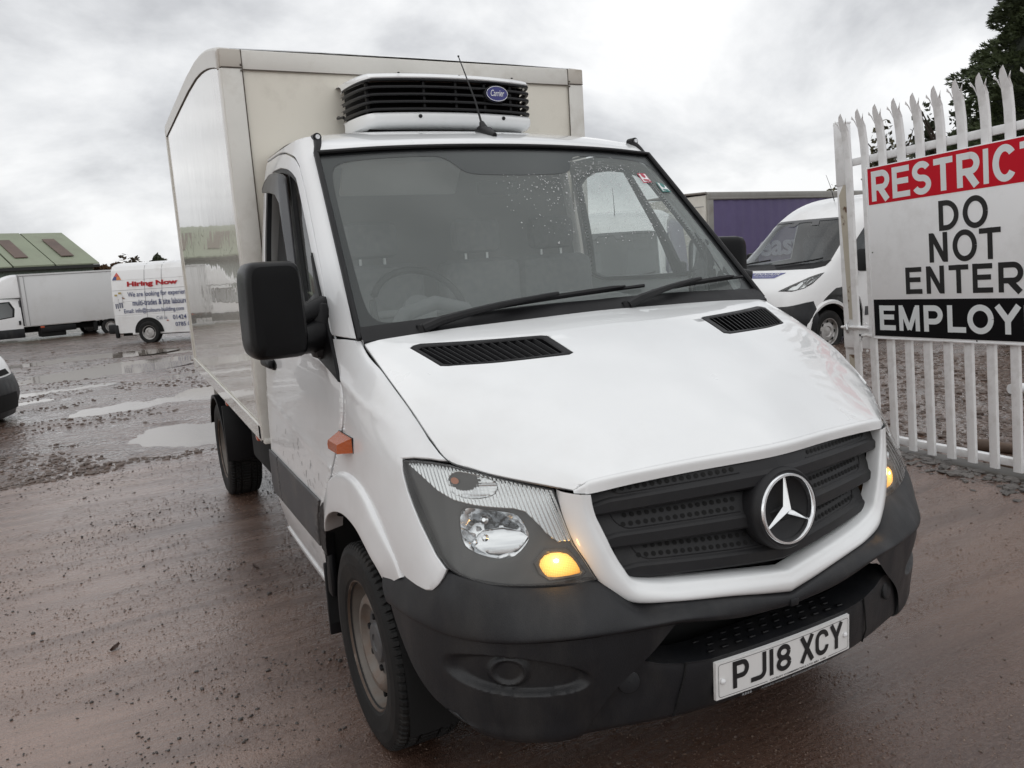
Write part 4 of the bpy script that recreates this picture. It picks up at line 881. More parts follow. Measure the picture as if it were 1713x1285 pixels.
# ---- wings, doors, cab frame: trimmed from the side skin
SHUT = [(9.95,12.86),(9.015,12.818),(8.3,12.62),(7.589,12.333),(7.05,12.16),(6.752,12.02),(6.42,11.80),(6.25,11.42),(6.17,10.80),(6.13,10.22),(6.14,9.772),(6.225,9.476),(6.333,9.0)]
RIDGE = [(5.643,2.848),(5.78,3.20),(5.961,3.626),(6.18,4.15),(6.443,4.527),(6.75,4.68),(7.018,4.573),(7.22,4.38),(7.368,4.115)]
HLO = [(3.75,6.035),(4.03,6.06),(4.561,6.075),(4.95,6.02),(5.035,5.70),(5.03,5.45),(4.995,5.10),(4.90,4.72),(4.765,4.33),(4.60,3.97),(4.42,3.59),(4.18,3.28)]
for s in (1, -1):
    wo = [(4.035,8.97),(4.03,8.5),(4.03,8),(4.03,7.5),(3.99,7),(3.86,6.5),(3.66,6.2),(3.46,6.03)]+HLO+[(4.34,3.06),(4.52,2.86),(4.76,2.64),(4.95,2.56),(5.2,2.56),(5.45,2.60),(5.60,2.70)]+RIDGE+[(7.42,4.12),(7.15,5.5),(6.9,6.5),(6.635,7.53),(6.45,8.4),(6.345,8.97),(5.5,8.985)]
    def wdisp(uv, P):
        # shallow swage fading from the mirror sail towards the lamp
        c = np.array([(7.1,7.95),(6.499,7.582),(5.828,7.145),(5.084,6.815),(4.403,6.47),(4.0,6.28)]); d = np.full(len(uv), 9.); 
        for a, b in zip(c[:-1], c[1:]):
            ab = b-a; t = np.clip(((uv-a)@ab)/(ab@ab), 0, 1); q = a+t[:, None]*ab-uv; d = np.minimum(d, np.hypot(q[:, 0]*.2, q[:, 1]*.1))
        return .004*np.exp(-(d/.020)**2)*np.clip((uv[:, 0]-4.3)/1., 0, 1)
    w_ = obj('front_wing', side(trim(SKIN, wo, step=.022, thick=.012, lip=.003, disp=wdisp), s), whited, T)
    # cab frame: A pillar and roof side
    cf = [(4.03,9.0),(4.03,10),(4.03,11),(4.03,12),(4.03,13),(5,13),(6,13),(7,13),(8,13),(9,13),(9.97,13)]+[(u+.0, v+.03) for u, v in SHUT]
    obj('cab_frame', side(trim(SKIN, cf, step=.03, thick=.012, lip=.003), s), whited, T)
    # door with window opening
    win = [(9.80,11.75),(9.60,11.95),(9.3,12.08),(8.693,12.02),(7.9,11.83),(7.45,11.68),(7.10,11.52),(6.98,11.25),(6.86,10.60),(6.79,9.97),(6.80,9.46),(7.38,9.40),(7.836,9.36),(8.6,9.32),(9.5,9.30),(9.80,9.40)]
    di = [(u+.05, v-.05) for u, v in SHUT[1:]]; di[-1] = (6.40, 8.95)
    do = [(9.93,12.80)]+di+[(6.70,7.5),(6.95,6.5),(7.2,5.5),(7.46,4.1),(7.62,3.5),(7.80,2.6),(7.93,1.8),(8.05,1.0),(8.12,.3),(8.14,.02),(9.93,.02)]
    def ddisp(uv, P):
        c = np.array([(9.95,5.55),(9.087,5.097),(8.422,4.75),(7.4,4.345)]); d = np.full(len(uv), 9.)
        for a, b in zip(c[:-1], c[1:]):
            ab = b-a; t = np.clip(((uv-a)@ab)/(ab@ab), 0, 1); q = a+t[:, None]*ab-uv; d = np.minimum(d, np.hypot(q[:, 0]*.45, q[:, 1]*.1))
        r = .004*np.exp(-(d/.018)**2)
        c = np.array([(7.15,7.98),(8.0,8.35),(9.0,8.5),(9.9,8.6)]); d = np.full(len(uv), 9.)
        for a, b in zip(c[:-1], c[1:]):
            ab = b-a; t = np.clip(((uv-a)@ab)/(ab@ab), 0, 1); q = a+t[:, None]*ab-uv; d = np.minimum(d, np.hypot(q[:, 0]*.45, q[:, 1]*.1))
        return r+.004*np.exp(-(d/.03)**2)
    dr = obj('cab_door', side(trim(SKIN, do, holes=[win], step=.028, thick=.014, lip=.003, disp=ddisp), s), whited, T)
    # window frame (rubber), glass, divider, smoked deflector
    wi = [(9.72,11.60),(9.52,11.80),(9.2,11.92),(8.7,11.87),(7.95,11.69),(7.5,11.54),(7.20,11.40),(7.08,11.20),(6.96,10.58),(6.885,9.97),(6.88,9.52),(7.4,9.47),(7.85,9.43),(8.6,9.39),(9.5,9.37),(9.72,9.46)]
    obj('window_seal', side(trim(SKIN, win, holes=[wi], step=.03, off=-.004, thick=.02, lip=.002), s), plast2, dr)
    obj('window_divider', side(trim(SKIN, [(8.10,11.72),(7.92,11.68),(7.86,9.42),(8.08,9.41)], step=.03, off=-.004, thick=.02, lip=.002), s), plast2, dr)
    obj('quarter_glass', side(trim(SKIN, [(7.93,11.69),(7.5,11.56),(7.15,11.40),(6.95,10.58),(6.87,9.97),(6.87,9.5),(7.88,9.42)], step=.08, off=-.012, thick=0, lip=0), s), MATS['clear_side_glass'], dr)
    if s > 0: obj('window_glass', side(trim(SKIN, [(9.75,11.7),(9.2,11.95),(8.08,11.72),(8.06,9.40),(9.75,9.36)], step=.08, off=-.014, thick=0, lip=0), s), MATS['clear_side_glass'], dr)
    else: obj('window_glass', side(trim(SKIN, [(9.75,9.95),(8.06,9.95),(8.06,9.40),(9.75,9.36)], step=.08, off=-.014, thick=0, lip=0), s), MATS['side_glass'], dr)
    if s < 0:
        de = [(9.66,11.62),(9.5,11.78),(9.2,11.90),(8.7,11.86),(8.1,11.72),(7.93,11.62),(7.90,10.6),(7.90,9.55),(8.15,9.55),(8.25,10.2),(8.34,10.7),(8.42,11.05),(8.70,11.28),(9.14,11.40),(9.64,11.50)]
        obj('wind_deflector', side(trim(SKIN, de, step=.03, off=.014, thick=.004, lip=.003, disp=lambda uv, P: .012*np.clip((uv[:, 0]-7.9)/.4, 0, 1)), s), mat('smoked_acrylic', (.022,.022,.024), .22, spec=.3), dr)
        # scratches along the lower door
        sv = []
        for i in range(26):
            u = random.uniform(7.6, 9.5); v = random.uniform(2.95, 4.6); du = random.uniform(-.05, .05); dv = -random.uniform(.08, .35)
            sv.append(trim(SKIN, [(u, v), (u+du, v+dv), (u+du+.006, v+dv), (u+.007, v)], step=.05, off=.0012, thick=0, lip=0))
        tag(obj('paint_scratches', side(join(*sv), s), mat('bare_scratch', (.10,.095,.09), .6), dr), kind='stuff')
    # black mirror sail, door handle
    obj('mirror_sail', side(trim(SKIN, [(6.68,10.03),(6.52,9.475),(6.36,9.0),(6.42,8.5),(6.64,7.56),(7.0,7.85),(7.508,8.213),(7.6,8.8),(7.5,9.45),(6.9,9.55)], step=.03, off=.010, thick=.014, lip=.004), s), plast2, dr)
    hp = SKIN.ev([(9.60,7.10)])[0]
    obj('door_handle', side(box((hp[0]+.020, hp[1]-.03, hp[2]+.005), (.032, .20, .042), .014), s), plast2, dr)
    obj('handle_recess', side(trim(SKIN, [(9.83,7.35),(9.2,7.35),(9.2,6.85),(9.83,6.85)], step=.03, off=.0012, thick=0, lip=0, rnd=2), s), void, dr)
    # grey cladding, two pieces, and black strip ahead of it
    c1 = [(9.42,2.74),(7.86,2.70),(7.90,2.45),(7.99,1.95),(8.06,1.0),(9.42,.99)]
    c2 = [(9.97,2.72),(9.46,2.74),(9.46,.99),(9.97,.98)]
    obj('side_cladding', side(trim(SKIN, c1, step=.03, off=.009, thick=.010, lip=.004), s), cladm, dr)
    obj('side_cladding', side(trim(SKIN, c2, step=.03, off=.009, thick=.010, lip=.004), s), cladm, dr)
    obj('sill_strip', side(trim(SKIN, [(9.95,.10),(8.12,.10),(8.12,-.02),(9.95,-.02)], step=.03, off=.008, thick=.008, lip=.003), s), whited, dr)
    # wheel arch flare
    rp_ = np.array([(5.585,2.50),(5.68,2.94),(5.85,3.38),(6.06,3.88),(6.30,4.34),(6.58,4.62),(6.86,4.66),(7.10,4.52),(7.28,4.28),(7.42,3.98),(7.52,3.66),(7.62,3.28),(7.70,2.95)])
    rid = SKIN.ev(rp_)+SKIN.normal(rp_)*.003
    inn = np.array([(.966,-.352,.692),(.982,-.325,.743),(.989,-.29,.768),(.992,-.24,.795),(.993,-.175,.820),(.993,-.10,.831),(.993,-.02,.831),(.993,.06,.819),(.993,.13,.800),(.992,.19,.776),(.990,.24,.748),(.987,.28,.715),(.982,.315,.675)])
    tp_ = np.clip(np.minimum(np.arange(13), 12-np.arange(13))/3., .25, 1)[:, None]
    Rr = Surf(np.stack([rid*1.06-inn*.06+np.array([-.012,0,0]), rid, rid*.90+inn*.10+np.array([.009,0,0])*tp_, rid*.5+inn*.5+np.array([.006,0,0])*tp_, inn*.95+rid*.05, inn+np.array([-.010,0,-.006]), inn+np.array([-.07,0,.004])]))
    obj('wheel_arch_flare', side(flip(surfgrid(Rr, nu=60, nv=36)), s), whited, T)
    # side repeater
    if True:
        u0 = SKIN.ev([(7.46,5.11)])[0]; y0, y1, z0, z1 = -.085, .165, 1.025, 1.092
        xb = .960; P0 = [(xb, -.118, 1.045), (xb, .045, 1.040), (xb, .048, 1.080), (xb, .040, 1.096), (xb, -.118, 1.096)]
        P1 = [(xb+.048, -.090, 1.047), (xb+.048, .018, 1.045), (xb+.048, .022, 1.060), (xb+.046, .018, 1.074), (xb+.046, -.090, 1.076)]
        base = [(xb-.012, p[1], p[2]) for p in P0]; bs = [(xb+.003, p[1]*1.0, p[2]) for p in P0]
        g = []
        n_ = 5; V = base+bs; Fc = [(i, (i+1) % n_, (i+1) % n_+n_, i+n_) for i in range(n_)]
        r_ = obj('side_repeater', side(ncons((V, Fc)), s), blackp, T, smooth=False)
        sc_ = .94; ctr = np.mean(P0, 0); q0 = [tuple(ctr+(np.array(p)-ctr)*sc_+np.array([.003,0,0])) for p in P0]
        V = q0+P1; Fc = [(i, (i+1) % n_, (i+1) % n_+n_, i+n_) for i in range(n_)]+[tuple(range(n_, 2*n_))]
        obj('amber_lens', side(ncons((V, Fc)), s), amber_off, r_, smooth=False)
# ---- roof
RF = Surf([
 [(0,.565,2.088),(.28,.575,2.086),(.55,.598,2.079),(.72,.618,2.071),(.791,.631,2.064)],
 [(0,.60,2.126),(.28,.61,2.124),(.53,.635,2.117),(.69,.660,2.110),(.772,.690,2.118)],
 [(0,.74,2.176),(.27,.75,2.173),(.52,.77,2.166),(.68,.78,2.156),(.782,.79,2.146)],
 [(0,.93,2.212),(.27,.93,2.209),(.52,.93,2.200),(.70,.93,2.184),(.822,.95,2.154)],
 [(0,1.2,2.240),(.27,1.2,2.237),(.52,1.2,2.226),(.70,1.2,2.204),(.829,1.2,2.153)],
 [(0,1.44,2.248),(.27,1.44,2.245),(.52,1.44,2.233),(.70,1.44,2.208),(.829,1.44,2.153)]])
RF.sym = True
ro = obj('cab_roof', both(surfgrid(RF, nu=50, nv=60)), white, T); weld(ro)
obj('cab_rear_wall', both(grid([[(0,1.43,2.2),(.5,1.43,2.19),(.82,1.43,2.15)],[(0,1.43,1.7),(.5,1.43,1.7),(.895,1.43,1.7)],[(0,1.43,1.0),(.5,1.43,1.0),(.94,1.43,1.0)],[(0,1.43,.35),(.5,1.43,.35),(.90,1.43,.35)]])), lining, T)
for s in (1, -1):
    c = obj('roof_clip', side(ncons(join(tube([(.792,.640,2.052),(.775,.672,2.098),(.765,.71,2.135)], [.015,.016,.017], 10), lathe([(.69,.001),(.692,.017),(.74,.018),(.745,.001)], 18, 'y', (.768,0,2.140)))), s), plast2, T)
    obj('clip_screw', side(lathe([(.683,.001),(.683,.009),(.692,.010)], 14, 'y', (.768,0,2.141)), s), chrome_r, c)
# ---- windscreen
full = [(0,0),(1,0),(2,0),(3,0),(3,1),(3,2),(3,3),(3,4),(2,4),(1,4),(0,4)]
wg = obj('windscreen', both(trim(WS, full, step=.07, thick=0, lip=0)), MATS['windscreen_glass'], T); weld(wg)
def open_chaikin(p, k=2):
    p = [np.array(q, float) for q in p]
    for _ in range(k):
        o = [p[0]]
        for a, b in zip(p[:-1], p[1:]): o += [.75*a+.25*b, .25*a+.75*b]
        p = o+[p[-1]]
    return [tuple(q) for q in p]
clear = [(0,.22),(1,.24),(2.2,.22),(2.6,.22),(2.78,.30),(2.855,.55),(2.875,1.2),(2.88,2.4),(2.87,3.3),(2.82,3.62),(2.66,3.76),(2.2,3.80),(1.25,3.80),(1.12,3.76),(1.0,3.62),(.9,3.36),(.78,3.26),(.5,3.22),(0,3.20)]
clear = open_chaikin(clear)
fr_h = trim(WS, [(3.03,-.02),(3.03,2),(3.03,4.03),(2,4.03),(1,4.03),(0,4.03)]+clear[::-1]+[(0,-.02),(1,-.02),(2,-.02)], step=.04, off=-.004, thick=0, lip=0)
obj('glass_border', both(fr_h), frit, wg)
mist = both(trim(WS, clear, step=.06, off=-.006, thick=0, lip=0))
obj('condensation', mist, MATS['misted_film'], wg)
ec = [(WS.ev([(3.0, v)])[0]+np.array([.004,-.003,.003])) for v in np.linspace(-.02, 4.02, 40)]
for s in (1, -1): obj('windscreen_seal', side(tube(ec, .011, 8), s), plast2, wg)
tp = [(WS.ev([(u, 4.0)])[0]+np.array([0,-.003,.006])) for u in np.linspace(0, 3, 30)]
obj('top_seal', both(tube(tp, .009, 8)), plast2, wg)
# scuttle panel at the foot of the glass
sg = []
for u in np.linspace(0, 3, 40):
    p = WS.ev([(u, -.02)])[0]; q = WS.ev([(u, .20)])[0]
    sg.append([p+np.array([0,-.030,-.030]), p+np.array([0,-.030,-.004]), p+np.array([0,-.02,.004]), p*.6+q*.4+np.array([0,-.010,.010]), p*.1+q*.9+np.array([0,-.006,.006]), q+np.array([0,.01,-.004])])
obj('scuttle_panel', both(flip(grid(sg))), plast2, wg)
# wipers
def wiper(px, L0, ang, s=1):
    pass
for k, (pu, tu, pv, tv) in enumerate(((-2.25, .55, -.03, .30), (.42, 2.62, -.03, .40))):
    def wp(u, v, h):
        p = WS.ev([(abs(u), v)])[0].copy(); n = np.array([0, -.72, .69]); p[0] *= 1 if u >= 0 else -1
        return p+n*h
    arm = [wp(pu, pv, .02)]+[wp(pu+(tu-pu)*f*.62, pv+(tv-pv)*(.9*f), .035+.012*math.sin(PI*f)) for f in np.linspace(.12, 1, 9)]
    a_ = obj('wiper', tube(arm, [.017,.016,.014,.013,.012,.011,.010,.009,.009,.008], 8), plast2, T)
    bl = [wp(pu+(tu-pu)*f, pv+(tv-pv)*(.35+.65*f)+.03, .016+.004*math.sin(PI*f)) for f in np.linspace(.22, 1.10, 16)]
    obj('wiper_blade', tube(bl, .0075, 6), plast2, a_)
    bl2 = [wp(pu+(tu-pu)*f, pv+(tv-pv)*(.35+.65*f)+.03, .028) for f in np.linspace(.34, .98, 10)]
    obj('blade_spine', tube(bl2, [.004]+[.009]*8+[.004], 6), plast2, a_)
    obj('wiper_pivot', lathe([(0,.001),(0,.024),(.025,.022),(.03,.001)], 16, 'z', tuple(np.array(wp(pu, pv, .0)))), plast2, a_)
# rain drops left on the passenger half
rd = np.random.default_rng(12); VV = []; FF = []; n0 = 0
for i in range(900):
    u = rd.triangular(-.7, 1.5, 2.6); v = rd.triangular(1.2, 3.3, 3.78)
    if u > 2.8-.0 or (abs(u) < .95 and v > 3.2): continue
    p = WS.ev([(abs(u), v)])[0]; p[0] *= 1 if u >= 0 else -1; r = float(np.clip(rd.lognormal(-6.35, .35), .0009, .0042))
    for k in range(6): VV.append((p[0]+r*math.cos(k*PI/3), p[1]+.72*r*math.sin(k*PI/3)-.0008, p[2]+.72*r*math.sin(k*PI/3)-.0008+.002))
    VV.append((p[0], p[1]-.5*r-.0005, p[2]+.5*r+.002)); FF += [(n0+k, n0+(k+1) % 6, n0+6) for k in range(6)]; n0 += 7
tag(obj('rain_drops', (VV, FF), mat('water_drop', (.55,.56,.57), .05, spec=.8), wg), kind='stuff')
# stickers on the passenger side
for (poly, colr) in (([(2.242,3.307),(2.46,3.336),(2.459,3.062),(2.214,3.013)], (.45,.04,.08)), ([(2.578,3.096),(2.776,3.014),(2.797,2.819),(2.551,2.788)], (.05,.22,.20))):
    st = obj('windscreen_sticker', trim(WS, poly, step=.05, off=.003, thick=0, lip=0), mat('sticker_%d' % int(colr[0]*100), colr, .5), wg)
    c = np.mean(poly, 0); inner = [tuple(c+(np.array(p)-c)*.82) for p in poly]
    obj('sticker_face', trim(WS, inner, step=.05, off=.0042, thick=0, lip=0), white_print, st)
    obj('sticker_mark', trim(WS, [(c[0]+.05*math.cos(a), c[1]+.06+.07*math.sin(a)) for a in np.linspace(0, 2*PI, 12)[:-1]], step=.05, off=.0054, thick=0, lip=0), MATS['sticker_%d' % int(colr[0]*100)], st)
    obj('sticker_mark', trim(WS, [(c[0]-.07,c[1]-.10),(c[0]+.07,c[1]-.10),(c[0]+.07,c[1]-.05),(c[0]-.07,c[1]-.05)], step=.05, off=.0054, thick=0, lip=0), MATS['sticker_%d' % int(colr[0]*100)], st)
# ---- headlamps
HL = [(4.985,5.99),(4.561,6.03),(4.045,6.01),(3.409,5.95),(2.795,5.80),(2.352,5.62),(1.785,5.42),(1.215,5.235),(1.165,4.86),(1.09,4.48),(.942,3.825),(.717,3.32),(.52,2.83),(.933,2.755),(1.818,2.79),(2.648,2.85),(3.066,2.90),(3.496,3.02),(3.847,3.16),(4.13,3.31),(4.40,3.61),(4.575,3.982),(4.74,4.353),(4.875,4.753),(4.965,5.141),(5.005,5.611)]
LOW = [(4.93,5.93),(4.525,5.62),(4.037,5.20),(3.572,4.985),(3.011,4.85),(2.528,4.79),(2.184,4.755),(1.962,4.67),(1.766,4.41),(1.567,4.10),(1.341,3.87),(.95,3.80)]
RFL = [(3.529,4.673),(3.319,4.82),(3.015,4.80),(2.534,4.73),(2.178,4.64),(2.063,4.42),(1.962,4.064),(2.171,3.774),(2.487,3.546),(2.962,3.576),(3.473,3.78),(3.643,3.935),(3.668,4.302)]
RFL = [tuple(q) for q in chaikin(RFL, 1)]
AMB = [(1.895,3.396),(1.653,3.625),(1.199,3.60),(1.016,3.395),(.89,3.08),(.965,3.01),(1.68,2.985),(1.82,3.137)]
BUL = [(3.68,5.42),(3.58,5.68),(3.28,5.80),(2.90,5.72),(2.58,5.60),(2.42,5.46),(2.43,5.28),(2.55,5.10),(2.98,5.02),(3.40,5.08),(3.63,5.23)]
AMB = [tuple(q) for q in chaikin(AMB, 1)]; BUL = [tuple(q) for q in chaikin(BUL, 1)]
strip = [(4.93,5.96),(4.561,6.0),(4.045,5.98),(3.409,5.92),(2.795,5.77),(2.352,5.59),(1.785,5.39),(1.235,5.21),(1.185,4.86),(1.11,4.48),(.97,3.86)]+LOW[::-1][1:]
for s in (1, -1):
    lamp = obj('headlamp', side(trim(SKIN, HL, holes=[offset2(resamp(HL, SKIN, .02), SKIN, .005)], step=.02, off=-.003, thick=.03, lip=.0), s), plast2, T)
    obj('lamp_bezel', side(trim(SKIN, HL, holes=[RFL, AMB], step=.014, off=-.022, thick=.02, lip=.002, disp=lambda uv, P: .006*np.cos(uv[:, 1]*2.2)), s), bezel, lamp)
    def ribs(uv, P):
        return .0013*np.sin((.72*np.abs(P[:, 0])+.69*P[:, 1]-.45*P[:, 2])*2*PI/.0105)
    obj('ribbed_strip', side(trim(SKIN, strip, holes=[BUL], step=.0017, edge_step=.004, off=-.014, thick=.016, lip=.002, disp=ribs), s), ribm, lamp)
    obj('sidelight_bowl', side(trim(SKIN, BUL, step=.004, edge_step=.008, off=-.012, thick=.004, lip=0, disp=lambda uv, P: -.012*np.exp(-(((uv[:, 0]-3.2)/.45)**2+((uv[:, 1]-5.5)/.35)**2))+.0009*np.sin(uv[:, 0]*75)+.0009*np.sin(uv[:, 1]*70)), s), ribm, lamp)
    bp_ = SKIN.ev([(3.42,5.62)])[0]-SKIN.normal([(3.42,5.62)])[0]*0
    obj('orange_bulb', side(trim(SKIN, ell(.13,.10,16,(3.42,5.52)), step=.01, off=-.011, thick=0, lip=0), s), mat('bulb_orange', (.30,.12,.07), .3, .6), lamp)
    # main reflector: bowl with facets
    cR = np.mean(RFL, 0)
    def bowl(uv, P):
        r = np.hypot((uv[:, 0]-cR[0])/.85, (uv[:, 1]-cR[1])/.62); return -.055*np.clip(1-r*r, 0, 1)+.004*np.sin(uv[:, 0]*11+1)*np.sin(uv[:, 1]*13)
    rf = obj('main_reflector', side(trim(SKIN, RFL, step=.008, edge_step=.01, off=-.034, thick=.004, lip=0, disp=bowl), s), refl, lamp)
    lo_lens = [(3.35,3.86),(3.30,4.05),(3.05,4.28),(2.55,4.34),(2.15,4.22),(1.99,4.06),(2.19,3.79),(2.49,3.575),(2.95,3.60)]
    obj('reflector_shelf', side(trim(SKIN, lo_lens, step=.01, off=-.050, thick=.01, lip=.003, disp=lambda uv, P: .016*np.clip(1-((uv[:, 1]-3.9)/.5)**2, 0, 1)), s), refl, lamp)
    for (u, v, r) in ((2.93,4.52,.013),(3.30,3.98,.009),(3.02,4.08,.011)):
        c0 = SKIN.ev([(u, v)])[0]; n0 = SKIN.normal([(u, v)])[0]; n0 = n0 if n0[1] < 0 else -n0
        obj('lamp_bulb', side(ncons(tube([tuple(c0-n0*.055), tuple(c0-n0*.034), tuple(c0-n0*.028)], [r, r*.9, r*.4], 12)), s), chrome, lamp)
    am = obj('indicator_lamp', side(trim(SKIN, AMB, step=.008, edge_step=.012, off=-.012, thick=.01, lip=.004, disp=lambda uv, P: .006*np.clip(1-((uv[:, 0]-1.4)/.6)**2-((uv[:, 1]-3.3)/.35)**2, 0, 1)), s), amber_on, T)
    obj('glowing_bulb', side(trim(SKIN, ell(.065,.05,16,(1.46,3.42)), step=.006, off=-.0045, thick=0, lip=0), s), bulb_on, am)
    gl_d = bpy.data.lights.new('indicator_glow', 'POINT'); gl_d.energy = .11; gl_d.color = (1., .52, .12); gl_d.shadow_soft_size = .012
    gl_o = bpy.data.objects.new('indicator_glow', gl_d); col.objects.link(gl_o); gl_o.parent = am; gp0 = SKIN.ev([(1.46,3.42)])[0]+SKIN.normal([(1.46,3.42)])[0]*.028; gl_o.location = (gp0[0]*s, gp0[1], gp0[2])
    obj('indicator_surround', side(trim(SKIN, [(2.02,3.40),(1.70,3.72),(1.12,3.70),(.93,3.42),(.76,3.04),(.88,2.93),(1.70,2.90),(1.94,3.10)], holes=[AMB], step=.02, off=-.010, thick=.012, lip=.004), s), bezel, am)
    obj('lamp_lens', side(trim(SKIN, offset2(resamp(HL, SKIN, .03), SKIN, .002), step=.025, off=.0005, thick=0, lip=.003), s), MATS['lamp_lens'], lamp)
    obj('lamp_housing', side(trim(SKIN, HL, step=.05, off=-.105, thick=0, lip=0), s), void, lamp)
# ---- grille: white surround, bars, badge
OUT = np.array([(0,-.990,.653),(.093,-.984,.668),(.186,-.974,.683),(.28,-.958,.693),(.364,-.940,.701),(.461,-.906,.710),(.511,-.884,.737),(.548,-.866,.779),(.574,-.850,.837),(.594,-.832,.882),(.608,-.816,.94),(.613,-.808,.98),(.612,-.806,1.019)])
INN = np.array([(0,-.986,.716),(.106,-.968,.726),(.212,-.947,.735),(.30,-.925,.742),(.387,-.903,.751),(.456,-.888,.771),(.485,-.882,.810),(.507,-.874,.855),(.520,-.868,.89),(.533,-.861,.925),(.542,-.856,.95),(.548,-.852,.98),(.551,-.850,1.010)])
mid = (OUT+INN)/2
SUR = Surf(np.stack([OUT+np.array([0,.03,0]), OUT+np.array([0,.002,0]), OUT*.8+INN*.2+np.array([0,-.012,0]), mid+np.array([0,-.016,0]), OUT*.25+INN*.75+np.array([0,-.010,0]), INN+np.array([0,.002,0]), INN+np.array([0,.05,.0])]))
gs = obj('grille_surround', both(flip(surfgrid(SUR, nu=90, nv=36))), white, T); weld(gs)
def plan(x): return -.985+.135*(np.abs(x)/.556)**1.25
gr = obj('grille', both(flip(grid([[(x, plan(x)+.10, z) for x in np.linspace(0,.57,10)] for z in (1.06,.9,.69)]))), void, T)
for (z0, tz, wd) in ((.968,-.022,.546),(.855,-.004,.524),(.745,.022,.474)):
    rows = []
    for x in np.linspace(0, wd, 50):
        y = plan(x)*.995+.012; z = z0+tz*(x/.55)**1.2; e_ = 1-.25*max(0, (x-wd+.05)/.05)
        rows.append([(x, y+.075, z-.012), (x, y+.030, z-.008), (x, y+.006, z-.003), (x, y, z+.004), (x, y+.002, z+.030*e_), (x, y+.007, z+.036*e_), (x, y+.012, z+.040*e_), (x, y+.040, z+.092), (x, y+.09, z+.100)])
    br = obj('grille_bar', both(grid(rows)), gplast, gr, smooth=False); weld(br)
    # rounded recess outline + two rows of holes on the sloping shelf
    hs = []; ol = []
    for sgn in (1, -1):
        for rw in (0, 1):
            x = .135 if z0 > .8 else (.02 if rw == 0 else .035)
            if z0 > .9: x += .0
            x += rw*.010
            while x < wd-.075+rw*.022-.0:
                y = plan(x)*.995+.012; z = z0+tz*(x/.55)**1.2; f = .30+.40*(1-rw)
                c = np.array([x, y+.012+.028*f-.0018, z+.040+.052*f+.001]); up = np.array([0,.028,.052]); up /= np.linalg.norm(up); rt = np.array([1, (plan(x+.01)-plan(x))/.01, 0]); rt /= np.linalg.norm(rt)
                r = .0068
                pts = [tuple(c+rt*r*math.cos(q)+up*r*math.sin(q)) for q in np.linspace(0, 2*PI, 9)[:-1]]
                pts = [(p[0]*sgn, p[1], p[2]) for p in pts]
                hs.append((pts, [tuple(range(8)) if sgn > 0 else tuple(range(8))[::-1]])); x += .0205
        x0, x1 = (.125, wd-.062) if z0 > .8 else (.0, wd-.062)
        path = []
        def sp(x, f):
            y = plan(x)*.995+.012; z = z0+tz*(abs(x)/.55)**1.2; return (x*sgn, y+.012+.028*f-.0005, z+.040+.052*f)
        for x in np.linspace(x0, x1-.03, 16): path.append(sp(x, .08))
        for q in np.linspace(.1, 1, 6): path.append(sp(x1-.03+.045*math.sin(q*PI/2)*1.0, .08+.8*(1-math.cos(q*PI/2))))
        ol.append(tube(path, .0016, 5))
    tag(obj('grille_perforation', join(*hs), void, br), kind='stuff')
    tag(obj('recess_rim', join(*ol), gplast, br), kind='stuff')
# star badge
Mb = frame((0,-.982,.895), (1,0,0), (0,.115,1))
Mb = Mb @ Matrix.Scale(.955, 4)
def loc(vf): return xf(vf, Mb)
bd = obj('star_badge', loc(ncons(lathe([(.06,.118),(.02,.122),(.004,.119),(-.006,.112),(-.004,.100),(.010,.094),(.022,.07),(.026,.001)], 64, 'y'))), gplast, T)
obj('chrome_ring', loc(ncons(lathe([(.004,.0985+.0075*1.0),(-.006,.1055),(-.0125,.1015),(-.0125,.0955),(-.006,.0915),(.006,.0915)], 72, 'y'))), chrome, bd)
sv, sf = [], []
for k in range(3):
    a = PI/2+k*2*PI/3; d = np.array([math.cos(a), 0, math.sin(a)]); n = np.array([-math.sin(a), 0, math.cos(a)])
    tip = d*.0945; b1 = n*.0138+d*.008; b2 = -n*.0138+d*.008; ctr = np.array([0,-.016,0.]); i = len(sv)
    t2 = tip+np.array([0,-.004,0]); 
    sv += [tuple(tip+n*.0022), tuple(tip-n*.0022), tuple(b1), tuple(b2), tuple(ctr), tuple(t2)]
    sf += [(i+4, i+2, i+0, i+5), (i+4, i+5, i+1, i+3)]
st_ = ncons((sv, sf)); obj('three_pointed_star', loc((sv, [tuple(f) for f in sf])), chrome, bd, smooth=False)
